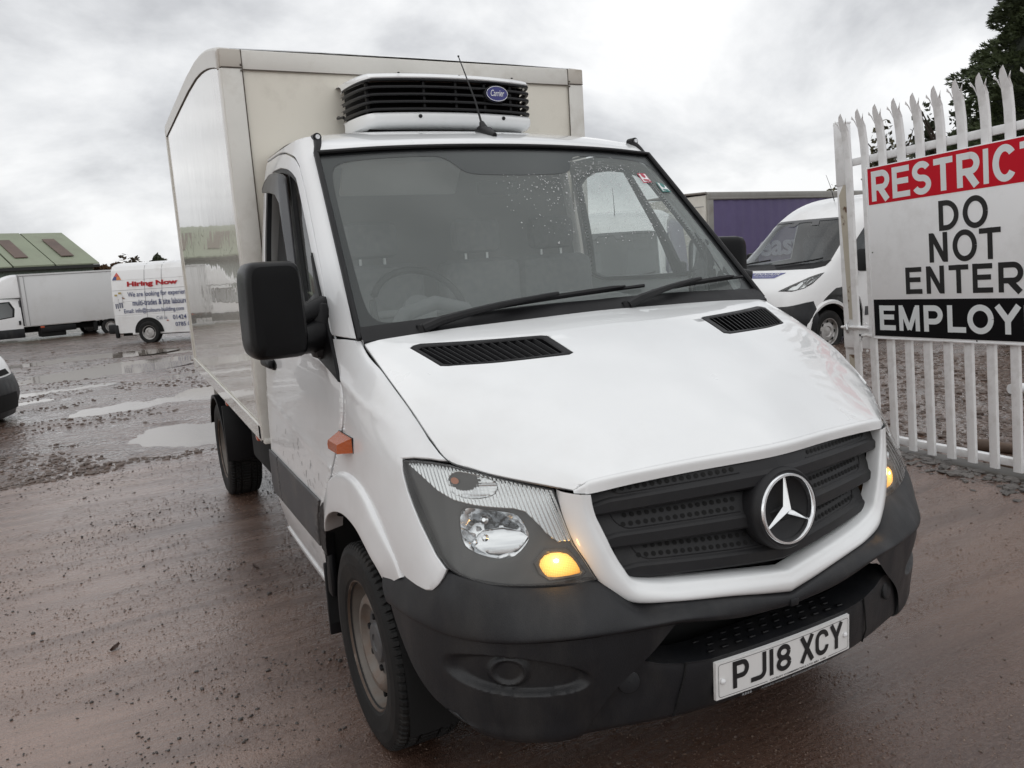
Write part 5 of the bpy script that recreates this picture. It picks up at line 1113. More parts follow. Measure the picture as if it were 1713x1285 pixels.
# ---- bumper
UB = Surf([
 [(0,-.960,.662),(.186,-.95,.690),(.364,-.92,.708),(.461,-.885,.716),(.548,-.846,.785),(.65,-.80,.785),(.766,-.755,.790),(.844,-.708,.808),(.885,-.655,.818),(.905,-.60,.792),(.930,-.49,.768),(.945,-.325,.762)],
 [(0,-.995,.650),(.186,-.980,.680),(.364,-.948,.697),(.461,-.910,.705),(.548,-.868,.774),(.65,-.828,.775),(.766,-.780,.780),(.844,-.730,.798),(.888,-.672,.808),(.920,-.60,.782),(.945,-.50,.756),(.962,-.335,.745)],
 [(0,-1.004,.643),(.186,-.994,.665),(.364,-.968,.686),(.461,-.942,.692),(.548,-.912,.728),(.65,-.876,.728),(.766,-.815,.727),(.844,-.756,.735),(.90,-.698,.752),(.936,-.615,.724),(.962,-.515,.708),(.979,-.36,.70)],
 [(0,-1.006,.630),(.186,-.999,.641),(.364,-.985,.670),(.461,-.966,.673),(.548,-.944,.675),(.65,-.910,.675),(.766,-.842,.668),(.844,-.775,.666),(.905,-.712,.671),(.943,-.627,.672),(.969,-.53,.672),(.983,-.395,.668)],
 [(0,-.998,.618),(.186,-.990,.627),(.364,-.974,.655),(.461,-.954,.657),(.548,-.931,.658),(.65,-.896,.658),(.766,-.830,.652),(.844,-.764,.651),(.896,-.703,.656),(.935,-.62,.658),(.960,-.525,.658),(.974,-.405,.655)],
 [(0,-.965,.608),(.186,-.955,.617),(.364,-.94,.645),(.461,-.92,.650),(.548,-.90,.650),(.65,-.866,.650),(.766,-.80,.645),(.844,-.74,.645),(.876,-.683,.650),(.913,-.61,.652),(.938,-.515,.652),(.95,-.405,.650)],
])
LB = Surf([
 [(.385,-.968,.655),(.461,-.953,.657),(.548,-.931,.658),(.65,-.897,.657),(.766,-.831,.652),(.844,-.765,.651),(.895,-.704,.656),(.934,-.622,.658),(.959,-.527,.658),(.973,-.405,.655)],
 [(.452,-.950,.585),(.505,-.938,.585),(.57,-.920,.585),(.65,-.893,.583),(.762,-.830,.580),(.842,-.766,.580),(.893,-.704,.580),(.932,-.625,.580),(.955,-.545,.580),(.968,-.455,.58)],
 [(.545,-.918,.50),(.57,-.91,.50),(.61,-.897,.50),(.67,-.873,.50),(.76,-.822,.50),(.836,-.762,.50),(.887,-.70,.50),(.924,-.635,.50),(.943,-.585,.50),(.957,-.535,.50)],
 [(.60,-.887,.42),(.62,-.88,.42),(.65,-.868,.42),(.70,-.846,.42),(.77,-.806,.42),(.832,-.757,.42),(.876,-.705,.42),(.905,-.665,.425),(.920,-.64,.435),(.932,-.61,.445)],
 [(.62,-.868,.372),(.64,-.862,.370),(.67,-.850,.368),(.71,-.832,.368),(.765,-.802,.370),(.818,-.765,.375),(.852,-.73,.385),(.872,-.71,.395),(.886,-.695,.41),(.898,-.675,.425)],
 [(.62,-.835,.350),(.64,-.83,.348),(.67,-.82,.345),(.71,-.80,.345),(.755,-.775,.347),(.80,-.74,.352),(.832,-.71,.36),(.85,-.69,.372),(.862,-.675,.39),(.872,-.655,.41)],
 [(.61,-.75,.352),(.62,-.75,.352),(.64,-.74,.350),(.67,-.73,.35),(.71,-.71,.352),(.74,-.68,.356),(.77,-.65,.365),(.78,-.63,.38),(.79,-.61,.40),(.80,-.60,.42)],
])
LC = Surf([
 [(0,-.86,.530),(.15,-.86,.530),(.285,-.86,.530),(.40,-.85,.545),(.475,-.86,.575),(.515,-.87,.575)],
 [(0,-.965,.523),(.15,-.962,.523),(.285,-.955,.525),(.40,-.932,.538),(.472,-.918,.562),(.500,-.925,.555)],
 [(0,-.974,.515),(.15,-.970,.515),(.285,-.962,.517),(.40,-.942,.530),(.478,-.922,.552),(.512,-.918,.540)],
 [(0,-.974,.47),(.15,-.970,.47),(.285,-.962,.47),(.40,-.940,.48),(.49,-.914,.49),(.556,-.900,.49)],
 [(0,-.966,.40),(.15,-.961,.40),(.285,-.953,.40),(.40,-.930,.40),(.51,-.900,.40),(.606,-.872,.41)],
 [(0,-.954,.368),(.15,-.95,.368),(.285,-.94,.368),(.40,-.918,.368),(.515,-.887,.368),(.625,-.855,.368)],
 [(0,-.92,.352),(.15,-.915,.352),(.285,-.905,.352),(.40,-.885,.352),(.515,-.855,.352),(.625,-.825,.350)],
 [(0,-.80,.352),(.15,-.80,.352),(.285,-.79,.352),(.40,-.78,.352),(.515,-.76,.352),(.625,-.74,.352)],
])
def sm_(x): x = np.clip(x, 0, 1); return x*x*(3-2*x)
def fog(uv, P):
    x, z = np.abs(P[:, 0]), P[:, 2]
    zc = .556-.10*(.775-x); h = .054*(1-.30*np.clip((.775-x)/.16, 0, 1)); r = (np.abs((x-.765)/.15)**3+np.abs((z-zc)/h)**2.6)
    d = -.022*sm_((1.15-r)/.6)
    rc = np.hypot((x-.800), (z-.562)); d = d+.010*sm_((.050-rc)/.014)-.008*sm_((.036-rc)/.010)
    return d
ub = surfgrid(UB, nu=110, nv=50); lc = surfgrid(LC, nu=70, nv=60)
# orient the dent inwards whatever the patch handedness
nchk = LB.normal([(4, 2.)])[0]
lb = surfgrid(LB, nu=210, nv=150, disp=lambda uv, P: fog(uv, P)*(1 if nchk[1] < 0 else -1))
bmp = obj('front_bumper', both(join(ub, lb, lc)), plast, T); weld(bmp, .0006)
for p in bmp.data.polygons: p.use_smooth = True
bm = bmesh.new(); bm.from_mesh(bmp.data); bmesh.ops.recalc_face_normals(bm, faces=bm.faces[:]); bm.to_mesh(bmp.data); bm.free()
obj('intake_void', both(grid([[(0,-.80,.66),(.5,-.78,.68),(.62,-.74,.68)],[(0,-.80,.36),(.5,-.78,.36),(.62,-.74,.36)]])), void, bmp)
obj('intake_roof', both(grid([[(0,-.97,.622),(.35,-.94,.645),(.5,-.90,.64)],[(0,-.80,.66),(.35,-.80,.66),(.5,-.78,.66)]])), void, bmp)
obj('bumper_rib', box((0,-1.005,.630),(.03,.012,.022),.004), plast, bmp)
# step plate treads
tr = []
for i in range(11):
    for j in range(3):
        x = -.25+i*.05+(.025 if j % 2 else 0)
        if abs(x) > .27: continue
        tr.append(box((x,-.945+j*.032,.531),(.022,.012,.006),.0025,seg=1))
tag(obj('step_treads', join(*tr), plast2, bmp), kind='stuff')
for s in (1, -1):
    c0 = np.array([.503,-.914,.505])
    obj('towing_cap', side(xf(ncons(lathe([(.004,.030),(-.0015,.030),(-.003,.027),(-.003,.001)], 28, 'y')), frame(tuple(c0+np.array([.0,-.001,0])), (1,.30,0), (0,.12,1))), s), plast, bmp)
    obj('cap_gap', side(xf(ncons(lathe([(.004,.0325),(-.0006,.0325),(-.0006,.001)], 28, 'y')), frame(tuple(c0), (1,.30,0), (0,.12,1))), s), void, bmp)
    obj('bumper_joint', side(tube([(.345,-.956,.53),(.352,-.955,.49),(.368,-.947,.42),(.372,-.930,.37)], .0025, 6), s), void, bmp)
# ---- number plate
pl = obj('number_plate', None or ncons(grid([[(x, -.984+.10*x*x*1.4+(.009 if abs(x) > .2599 or k in (0, 5) else 0), z) for x in np.concatenate([[-.2605], np.linspace(-.2595, .2595, 33), [.2605]])] for k, z in enumerate((.3985,.4,.43,.48,.5085,.51))])), plate_m, T)
def onplate(vf, h): return [(p[0], -.984+.14*p[0]*p[0]-h+p[1], p[2]) for p in vf[0]], vf[1]
plt_chars = [('P',-.204,-.148),('J',-.141,-.085),('1',-.0725,-.0595),('8',-.047,.009),('X',.044,.102),('C',.108,.164),('Y',.170,.228)]
def stroke(pts, wdt):
    P = [np.array(pts[0], float)]
    for q in pts[1:]:
        if np.hypot(*(np.array(q, float)-P[-1])) > 2e-5: P.append(np.array(q, float))
    P = np.array(P); n = len(P); Lf = []; Rt = []
    for i in range(n):
        a = P[max(i-1, 0)]; b = P[min(i+1, n-1)]; t = (b-a)/max(np.linalg.norm(b-a), 1e-9); nn = np.array([-t[1], t[0]])
        k = 1.
        if 0 < i < n-1:
            t1 = (P[i]-P[i-1])/np.linalg.norm(P[i]-P[i-1]); k = 1/max(.5, abs(t1@t))
        Lf.append(P[i]+nn*wdt/2*k); Rt.append(P[i]-nn*wdt/2*k)
    V = [(p[0], 0, p[1]) for p in Lf]+[(p[0], 0, p[1]) for p in Rt]; Fc = [(i, n+i, n+i+1, i+1) for i in range(n-1)]
    return V, Fc
def arc(cx, cz, rx, rz, a0, a1, n=14): return [(cx+rx*math.cos(math.radians(a)), cz+rz*math.sin(math.radians(a))) for a in np.linspace(a0, a1, n)]
W_ = .0142; z0, z1 = .4195, .4985; zm = (z0+z1)/2
def glyph(c, x0, x1):
    h = W_/2; xm = (x0+x1)/2; l, r, b, t = x0+h, x1-h, z0+h, z1-h
    if c == 'P': return [stroke([(l, z0), (l, z1)], W_), stroke([(l, t), (r-.016, t)]+arc(r-.016, t-.019, .016, .019, 90, -90)+[(l, t-.038)], W_)]
    if c == 'J': return [stroke([(r, z1), (r, b+.018)]+arc(r-.018, b+.018, .018, .018, 0, -90)+[(r-.026, b), (x0, b+.0)], W_)]
    if c == '1': return [stroke([(xm, z0), (xm, z1)], W_)]
    if c == '8': return [stroke([(p[0], p[1]) for p in arc(xm, (t+zm)/2+.001, (r-l)/2-.002, (t-zm)/2, 0, 360, 26)], W_), stroke(arc(xm, (b+zm)/2, (r-l)/2, (zm-b)/2, 0, 360, 26), W_)]
    if c == 'X': return [stroke([(l, z0), (r, z1)], W_*1.05), stroke([(l, z1), (r, z0)], W_*1.05)]
    if c == 'C': return [stroke([(r, t-.020)]+arc(xm, t-.020, (r-l)/2, .020, 0, 180)+arc(xm, b+.020, (r-l)/2, .020, 180, 360)[0:], W_)]
    if c == 'Y': return [stroke([(l, z1), (xm, zm-.002)], W_*1.05), stroke([(r, z1), (xm, zm-.002)], W_*1.05), stroke([(xm, zm+.002), (xm, z0)], W_)]
for i, (c, a, b) in enumerate(plt_chars):
    for k, g in enumerate(glyph(c, a, b)): g[0][:] = [(p[0], -k*.00015, p[2]) for p in g[0]]
    gl_ = glyph(c, a, b)
    vf = join(*[([(p[0], -k*.0003, p[2]) for p in g[0]], g[1]) for k, g in enumerate(gl_)])
    obj('plate_character', onplate(vf, .0016), blackp, pl)
def rrect(x0, x1, zz0, zz1, r, n=6): return arc(x1-r, zz1-r, r, r, 90, 0, n)+arc(x1-r, zz0+r, r, r, 0, -90, n)+arc(x0+r, zz0+r, r, r, -90, -180, n)+arc(x0+r, zz1-r, r, r, 180, 90, n)
def densify(p, st):
    o = []
    for i in range(len(p)-1):
        a, b = np.array(p[i]), np.array(p[i+1]); k = max(1, int(np.linalg.norm(b-a)/st)); o += [tuple(a+(b-a)*j/k) for j in range(k)]
    return o+[p[-1]]
rr = rrect(-.252, .252, .4065, .502, .008); 
ring = rr+[rr[0]]
lo = [p for p in densify(ring, .02) if not (-.075 < p[0] < .155 and p[1] < .41)]
cut = [i for i in range(1, len(lo)) if np.hypot(lo[i][0]-lo[i-1][0], lo[i][1]-lo[i-1][1]) > .05]
segs = [lo[:cut[0]], lo[cut[0]:]] if cut else [lo]
obj('plate_border', onplate(join(*[stroke(q, .0012) for q in segs]), .0016), blackp, pl)
obj('plate_lettering', onplate(textbox('CICELEY COMMERCIALS LTD BB1 1HD', -.072, .152, .4045, .4095, .0003, .004), .0016), blackp, pl)
obj('dealer_lettering', onplate(textbox('AWARD WINNING MERCEDES-BENZ DEALER', -.10, .165, .386, .3915, .0003, .004), -.004), mat('grey_print', (.25,.26,.27), .5), pl)
obj('dealer_mark', onplate(join(*[box((-.165+i*.009,.004,.3895),(.006,.001,.006)) for i in range(4)]), 0), MATS['grey_print'], pl)
for x in (-.238, .238):
    obj('plate_screw', onplate(lathe([(0,.008),(-.004,.0075),(-.0065,.004),(-.007,.0005)], 14, 'y', (x,0,.452)), .001), white_print, pl)
# ---- wheels
def _t0(): pass
def tyre(rad=.352, wd=.225, rim=.222, tread=True):
    n = 480; prof = [(-.42, rim-.012),(-.475, rim),(-.50, rim+.010),(-.515, rim+.030),(-.53, rim+.062),(-.515, rim+.095),(-.485, rad-.020),(-.455, rad-.006),(-.40, rad),(-.36,rad),(-.355,rad-.009),(-.315,rad-.009),(-.31,rad),(-.18,rad),(-.175,rad-.009),(-.135,rad-.009),(-.13,rad)]
    prof = prof+[(-a, r) for a, r in prof[::-1]]
    rows = []
    for k, (a, r) in enumerate(prof):
        row = []
        for j in range(n):
            rr_ = r
            if tread and r > rad-.022 and r > rad-.0085:
                ph = j+ (3 if abs(a) < .25 else 0)
                if (ph % 6) < 2: rr_ = r-(.009 if abs(a) > .3 else .006)
            q = 2*PI*j/n+(.03*abs(a)); row.append((a*wd, rr_*math.cos(q), rr_*math.sin(q)))
        rows.append(row)
    return ncons(grid(rows, close_u=True))
def make_wheel(name, s, y, xo, front=True):
    w_ = thing_part = bpy.data.objects.new(name, None); col.objects.link(w_); w_.parent = T
    xc = xo-.1192; zc = .345
    M = Matrix.Translation((xc, y, zc))
    t_ = obj('tyre', side(xf(tyre(), M), s), rubber, w_, smooth=False)
    bead = lathe([(.095,.224),(.100,.2275),(.106,.2265),(.107,.219),(.098,.214)], 72)
    dish = lathe([(.100,.216),(.080,.208),(.060,.204),(.050,.196),(.050,.186),(.066,.172),(.080,.160),(.086,.148),(.084,.136),(.070,.128),(.058,.118),(.054,.10)], 72)
    if not front: dish = lathe([(.100,.216),(.080,.208),(.055,.204),(.015,.195),(-.03,.18),(-.055,.14),(-.06,.09),(-.02,.085),(-.01,.06),(-.01,.001)], 64)
    obj('rim', side(xf(ncons(join(dish)), M), s), steel, w_)
    obj('rim_edge', side(xf(ncons(bead), M), s), steel_rust, w_)
    if front:
        obj('hub_cover', side(xf(ncons(lathe([(.050,.119),(.058,.112),(.062,.095),(.064,.07),(.074,.064),(.077,.055),(.077,.030),(.072,.027),(.072,.001)], 48)), M), s), cladm, w_)
        for k in range(6):
            a = 2*PI*k/6+.3
            obj('wheel_slot', side(xf(box((.0665, .172*math.cos(a), .172*math.sin(a)), (.014,.014,.034), .006, Matrix.Rotation(-a+PI/2, 3, 'X') if False else None), M), s), void, w_)
            obj('wheel_nut', side(xf(ncons(lathe([(.060,.012),(.072,.010),(.073,.001)], 6, 'x', (0,.088*math.cos(a),.088*math.sin(a)))), M), s), plast2, w_)
    else:
        for k in range(6):
            a = 2*PI*k/6+.2
            obj('wheel_nut', side(xf(ncons(lathe([(-.03,.012),(.0,.010),(.001,.001)], 6, 'x', (0,.072*math.cos(a),.072*math.sin(a)))), M), s), steel, w_)
    obj('brake_drum', side(xf(ncons(lathe([(-.02,.001),(-.02,.19),(-.09,.19)], 32)), M), s), void, w_)
    return w_
for s in (1, -1):
    make_wheel('front_wheel', s, 0.0, .962)
    make_wheel('rear_wheel', s, 3.665, .945, False)
    # liner, mud flap
    obj('wheel_arch_liner', side(ncons(grid([[(x, .45*math.cos(a)*1.02, .36+.455*math.sin(a)) for a in np.linspace(-.25, PI+.25, 26)] for x in (.962,.88,.62)])), s), void, T)
    obj('mud_flap', side(join(box((.865,.475,.34),(.20,.018,.30),.006), box((.945,.43,.46),(.03,.06,.18),.012)), s), plast2, T)
    # black fill between cladding and arch
    obj('arch_rear_filler', side(trim(SKIN, [(7.60,3.0),(7.80,2.68),(7.92,2.3),(8.0,1.7),(8.05,.95),(7.90,.9),(7.80,1.6),(7.72,2.2)], step=.03, off=.003, thick=.03, lip=.002), s), plast2, T)
    # rear mudguard
    obj('rear_mudguard', side(ncons(join(grid([[(x, 3.665+.41*math.cos(a), .345+.41*math.sin(a)) for a in np.linspace(.35, PI-.02, 22)] for x in (.955,.70)]), grid([[(.955, 3.665+r*math.cos(a), .345+r*math.sin(a)) for a in np.linspace(.35, PI-.02, 22)] for r in (.41,.385)]), box((.83,3.665-.415,.53),(.25,.02,.40),.006)  )), s), plast2, T)
ch = obj('chassis', join(box((-.42,2.6,.60),(.09,4.6,.16)), box((.42,2.6,.60),(.09,4.6,.16)), box((0,.6,.50),(1.5,2.2,.30)), box((0,3.665,.345),(1.5,.12,.12)), box((0,0,.33),(1.5,.14,.12)), box((-.70,2.2,.62),(.36,.7,.26),.03)), void, T)
obj('fuel_tank', box((-.66,2.3,.60),(.40,.8,.28),.05), plast2, T)
obj('rear_marker_bar', tube([(-.84,4.5,.86),(-.84,4.52,.40),(-.55,4.52,.40),(-.55,4.5,.86)], .014, 8), chrome_r, T)
obj('tail_lift_box', box((-.72,4.36,.74),(.28,.26,.24),.02), mat('weathered_grey', (.20,.19,.17), .7, var=.2, vscale=9), T)
# inner block-out under the bonnet
obj('engine_bay', join(box((0,-.30,.80),(1.10,.85,.45)), box((0,.42,.72),(1.60,.5,.70))), void, T)
# ---- mirrors
mirp = mat('mirror_shell_black', (.004,.004,.0045), .32, spec=.16, var=.2, vscale=9, bump=.0003, bscale=300)
for s in (1, -1):
    rows = []
    for y, sx_, sz_, sh in ((.085,.60,.74,0),(.088,.82,.89,0),(.100,.925,.952,0),(.13,.985,.990,0),(.20,1.,1.,0),(.27,.99,.99,0),(.30,.96,.97,0),(.302,.90,.93,0)):
        row = []
        for q in np.linspace(0, 2*PI, 41)[:-1]:
            c, s_ = math.cos(q), math.sin(q); e_ = 2/6.5
            x = .0935*np.sign(c)*abs(c)**e_*sx_; z = .160*np.sign(s_)*abs(s_)**e_*sz_
            x *= 1-.04*(z/.16); row.append((1.105+x, y, 1.502+z))
        rows.append(row)
    V, Fc = grid(rows, close_u=True); Fc = list(Fc)+[tuple(range(40))]
    if s > 0:   # this one is folded back against the door
        Fm = Matrix.Translation((.905,.27,0)) @ Matrix.Rotation(math.radians(80), 4, 'Z') @ Matrix.Translation((-.965,-.27,0))
    else: Fm = Matrix.Identity(4)
    m_ = obj('door_mirror', side(xf(ncons((V, Fc)), Fm), s), mirp, T)
    obj('mirror_glass', side(xf(box((1.105,.296,1.50),(.155,.006,.28),.003), Fm), s), chrome, m_)
    obj('mirror_arm', side(ncons(join(tube([(1.03,.215,1.395),(.97,.235,1.40),(.925,.26,1.40)], [.055,.060,.062], 14), tube([(1.02,.20,1.47),(.95,.24,1.49),(.915,.27,1.50)], [.03,.034,.036], 12))), s), plast2, m_)
    obj('mirror_foot', side(box((.94,.255,1.415),(.07,.10,.20),.025), s), plast2, m_)
# ---- cab interior
intr = obj('dashboard', ncons(grid([[(x,.02,1.385) for x in np.linspace(-.85,.85,9)],[(x,.25,1.40) for x in np.linspace(-.86,.86,9)],[(x,.42,1.395) for x in np.linspace(-.86,.86,9)],[(x,.50,1.33) for x in np.linspace(-.86,.86,9)],[(x,.52,1.0) for x in np.linspace(-.86,.86,9)]])), dash_m, T)
obj('instrument_binnacle', ncons(tube([(-.60,.46,1.36),(-.55,.46,1.43),(-.42,.45,1.465),(-.29,.46,1.43),(-.24,.46,1.36)], .03, 10)), dash_m, intr)
obj('dash_hump', ncons(grid([[(x, y, 1.395+.075*math.exp(-((x-.12)/.34)**4)*math.sin(PI*(y-.12)/.42)) for x in np.linspace(-.35,.6,26)] for y in np.linspace(.12,.54,12)])), mat('light_dash_top', (.22,.22,.22), .6), intr)
Ms = Matrix.Translation((-.43,.60,1.43)) @ Matrix.Rotation(math.radians(-32), 4, 'X')
stw = [(.20*math.cos(a), 0, .20*math.sin(a)) for a in np.linspace(0, 2*PI, 41)[:-1]]
sw = obj('steering_wheel', xf(tube(stw, .016, 10, closed=True), Ms), plast2, T)
obj('steering_hub', xf(join(ncons(lathe([(-.01,.001),(-.012,.07),(.03,.075),(.04,.001)], 24, 'y')), box((0,.01,0),(.37,.02,.035),.008), box((0,.01,-.1),(.035,.02,.18),.008)), Ms), dash_m, sw)
for x, wd_ in ((-.43,.48),(.12,.44),(.56,.44)):
    st = obj('seat', join(box((x,1.18,1.32),(wd_,.16,.62),.06), box((x,.95,.98),(wd_,.50,.16),.05)), seat_m, T)
    obj('headrest', box((x,1.19,1.745),(.26,.10,.17),.04), seat_m, st)
    obj('headrest_post', join(tube([(x-.06,1.19,1.60),(x-.06,1.19,1.68)], .007, 6), tube([(x+.06,1.19,1.60),(x+.06,1.19,1.68)], .007, 6)), chrome_r, st)
obj('headlining', both(grid([[(0,.62,2.05),(.72,.68,2.03)],[(0,1.0,2.12),(.75,1.0,2.07)],[(0,1.40,2.14),(.76,1.40,2.09)]])), lining, T)
obj('sun_visor', box((-.42,.72,1.985),(.52,.17,.018),.008, Matrix.Rotation(math.radians(-50), 3, 'X')), lining, T)
obj('rear_lining', grid([[(-.76,1.41,2.13),(.76,1.41,2.13)],[(-.86,1.41,1.5),(.86,1.41,1.5)],[(-.88,1.41,.9),(.88,1.41,.9)]]), mat('bulkhead_lining', (.21,.21,.21), .85), T)
obj('interior_mirror', box((0,.66,1.93),(.20,.03,.06),.012), plast2, T)
# ---- box body
TY = np.array([(1.47,2.650),(1.52,2.668),(1.62,2.694),(1.75,2.722),(1.87,2.745),(2.0,2.765),(2.125,2.781),(2.343,2.80),(2.75,2.815),(3.4,2.818),(4.46,2.818)])
def topz(y): return float(np.interp(y, TY[:, 0], TY[:, 1]))
def botz(y): return .805+.030*(y-1.47)
bx = bpy.data.objects.new('box_body', None); col.objects.link(bx); bx.parent = T
ys = np.concatenate([np.linspace(1.475,2.6,30), np.linspace(2.65,4.455,22)])
for s in (1, -1):
    obj('box_side', side(ncons(grid([[(.980, y, botz(y)+(topz(y)-botz(y))*f) for y in ys] for f in np.linspace(0, 1, 14)])), s), gel, bx)
    # roof edge trim following the curved roof line
    rows = []
    for y in ys:
        zt = topz(y); rows.append([(.981, y, zt-.090), (.987, y, zt-.090), (.9875, y, zt-.012), (.981, y, zt-.002), (.965, y, zt+.004), (.93, y, zt+.004)])
    obj('roof_edge_trim', side(ncons(grid(rows)), s), trim_m, bx, smooth=False)
    obj('trim_joint', side(tube([(.9835, y, topz(y)-.0915) for y in ys], .0035, 5), s), seal, bx)
    # bottom rail and rear pillar
    rows = []
    for y in ys: rows.append([(.981, y, botz(y)-.004), (.988, y, botz(y)-.004), (.988, y, botz(y)+.070), (.984, y, botz(y)+.076), (.980, y, botz(y)+.077)])
    obj('bottom_rail', side(ncons(grid(rows)), s), gel, bx, smooth=False)
    obj('rail_bead', side(tube([(.985, y, botz(y)+.079) for y in ys], .005, 5), s), trim_m, bx)
    obj('rear_pillar_trim', side(box((.984,4.44,1.83),(.012,.05,1.90),.003), s), trim_m, bx)
    # front corner post: front-facing strip and side-facing strip
    obj('corner_post', side(join(box((.9355,1.4655,1.688),(.094,.012,1.762),.004), box((.983,1.500,1.688),(.010,.070,1.760),.004)), s), trim_m, bx)
    obj('corner_cap', side(join(box((.9355,1.4645,2.612),(.095,.014,.082),.005), box((.984,1.502,2.612),(.010,.074,.080),.004)), s), mat('corner_cap_grey', (.50,.47,.42), .5, dirt=(.30,.25,.19), dscale=9, damt=.6), bx)
    obj('post_joint', side(join(tube([(.887,1.4605,.82),(.887,1.4605,2.652)], .0028, 5), tube([(.888,1.4585,2.571),(.982,1.4585,2.571)], .003, 5)), s), seal, bx)
    for p in ((.893,1.456,2.583),(.893,1.456,2.558)): obj('trim_rivet', side(lathe([(0,.005),(-.003,.004),(-.004,.0005)], 10, 'y', p), s), seal, bx)
    for y, lab in ((1.66,0),(2.75,1)):
        obj('side_marker_lamp', side(box((.972,y,botz(y)-.022),(.022,.055,.032),.006), s), red_lens, bx)
obj('box_front_panel', grid([[(x, 1.470, z) for x in np.linspace(-.89,.89,12)] for z in np.linspace(.82,2.60,12)][::-1]), gelf, bx)
obj('front_top_trim', join(box((0,1.4655,2.607),(1.772,.012,.086),.004), flip(ncons(grid([[(x, 1.4625+.004+dy_, 2.648+dz_) for x in (-.885,.885)] for dy_, dz_ in ((0,0),(.006,.006),(.03,.014))])))), trim_m, bx)
obj('trim_joint', tube([(-.887,1.4605,2.5635),(.887,1.4605,2.5635)], .003, 5), seal, bx)
obj('front_sill', box((0,1.48,.803),(1.955,.05,.030),.006), trim_m, bx)
obj('box_roof', both(grid([[(0, y, topz(y)+.012),(.5, y, topz(y)+.010),(.965, y, topz(y)+.003)] for y in ys])), gel, bx)
obj('box_rear_panel', box((0,4.45,1.86),(1.95,.02,1.90)), gelf, bx)
obj('box_floor', grid([[(-.97,1.48,.81),(.97,1.48,.81)],[(-.97,4.45,.89),(.97,4.45,.89)]]), void, bx)
obj('subframe', join(box((-.80,2.9,.77),(.06,2.9,.08)), box((.80,2.9,.77),(.06,2.9,.08)), box((0,1.52,.75),(1.8,.08,.09))), plast2, bx)
# ---- fridge unit on the front of the box
FZ = .022
def fplan(t):
    """front outline of the unit, t in -1..1 -> x, y"""
    th = np.sign(t)*min(1, abs(t)/.80); x = .385*np.sign(t)*min(1, abs(t)/.80)
    y = 1.00+.055*(abs(x)/.385)**2.2
    if abs(t) > .80:
        f = (abs(t)-.80)/.20; x = np.sign(t)*(.385+.072*math.sin(f*PI/2)); y = 1.055+.30*(1-math.cos(f*PI/2))*1.0
    return x, y
ts = np.linspace(-1, 1, 81)
def band(prof):
    return ncons(grid([[(fplan(t)[0]*(1-d*.10), fplan(t)[1]+d, z+FZ) for d, z in prof] for t in ts]))
fu = obj('fridge_unit', band([(.16,2.475),(.10,2.474),(.05,2.468),(.018,2.456),(.006,2.444),(.010,2.434),(.05,2.430)]), white, T)
def topcap():
    P = [(fplan(t)[0]*.984, fplan(t)[1]+.16) for t in ts]; return [(p[0], p[1], 2.475+FZ) for p in P]+[(P[-1][0],1.46,2.475+FZ),(P[0][0],1.46,2.475+FZ)]
tcp = topcap(); obj('fridge_top', (tcp, [tuple(range(len(tcp)))]), white, fu)
obj('lower_cowl', band([(.05,2.292),(.008,2.288),(-.004,2.278),(-.004,2.258),(.006,2.244),(.03,2.234),(.12,2.228)]), white, fu)
obj('unit_back', ncons(grid([[(fplan(t)[0]*.93, fplan(t)[1]+.07, z) for t in ts] for z in (2.26,2.48)])), void, fu)
obj('unit_core', box((0,1.30,2.37),(.80,.30,.24)), void, fu)
for k in range(5):
    z = 2.301+k*.0325
    obj('louvre', band([(.060,z+.016),(.020,z+.012),(.002,z+.006),(.0,z+.001),(.004,z-.004),(.03,z-.002)]), plast2, fu)
for t in (-.86,-.35,-.02,.3,.62):
    x, y = fplan(t); obj('louvre_stay', box((x*.985, y+.03, 2.365+FZ),(.012,.02,.15)), plast2, fu)
Mf = frame((.195,1.004,2.400), (1,.07,0), (0,.0,1))
bdg = obj('maker_badge', xf(ncons(lathe([(.02,1),(-.004,1),(-.006,.97)], 40, 'y')), Mf @ Matrix.Diagonal((.066,1,.040,1))), blackp, fu)
obj('badge_face', xf(ncons(lathe([(-.005,.90),(-.0085,.87),(-.0085,.001)], 40, 'y')), Mf @ Matrix.Diagonal((.066,1,.040,1))), blue_badge, fu)
obj('badge_ring', xf(join(tube([(.0575*math.cos(a), -.009, .0335*math.sin(a)) for a in np.linspace(0, 2*PI, 41)[:-1]], .0014, 5, closed=True)), Mf), white_print, fu)
obj('badge_lettering', xf(textbox('Carrier', -.036, .038, -.012, .017, .001, .0, shear=.25), Mf @ Matrix.Translation((0,-.009,0))), white_print, fu)
for x in (-.20, .23):
    obj('cowl_screw', lathe([(0,.009),(-.005,.008),(-.006,.0005)], 12, 'y', (x, fplan(x/.5)[1]-.004, 2.268+FZ)), plast2, fu)
for x in (-.28,.02,.30): obj('top_screw', lathe([(2.4785,.006),(2.482,.005),(2.483,.0005)], 10, 'z', (x, 1.035, 0.003)), plast2, fu)
obj('unit_cable', tube([(-.45,1.46,2.36),(-.47,1.42,2.345),(-.455,1.36,2.342)], .006, 6), blackp, fu)
obj('unit_vent_cap', ncons(lathe([(2.495,.10),(2.512,.095),(2.517,.001)], 28, 'z', (-.12,1.30,0))), plast2, fu)
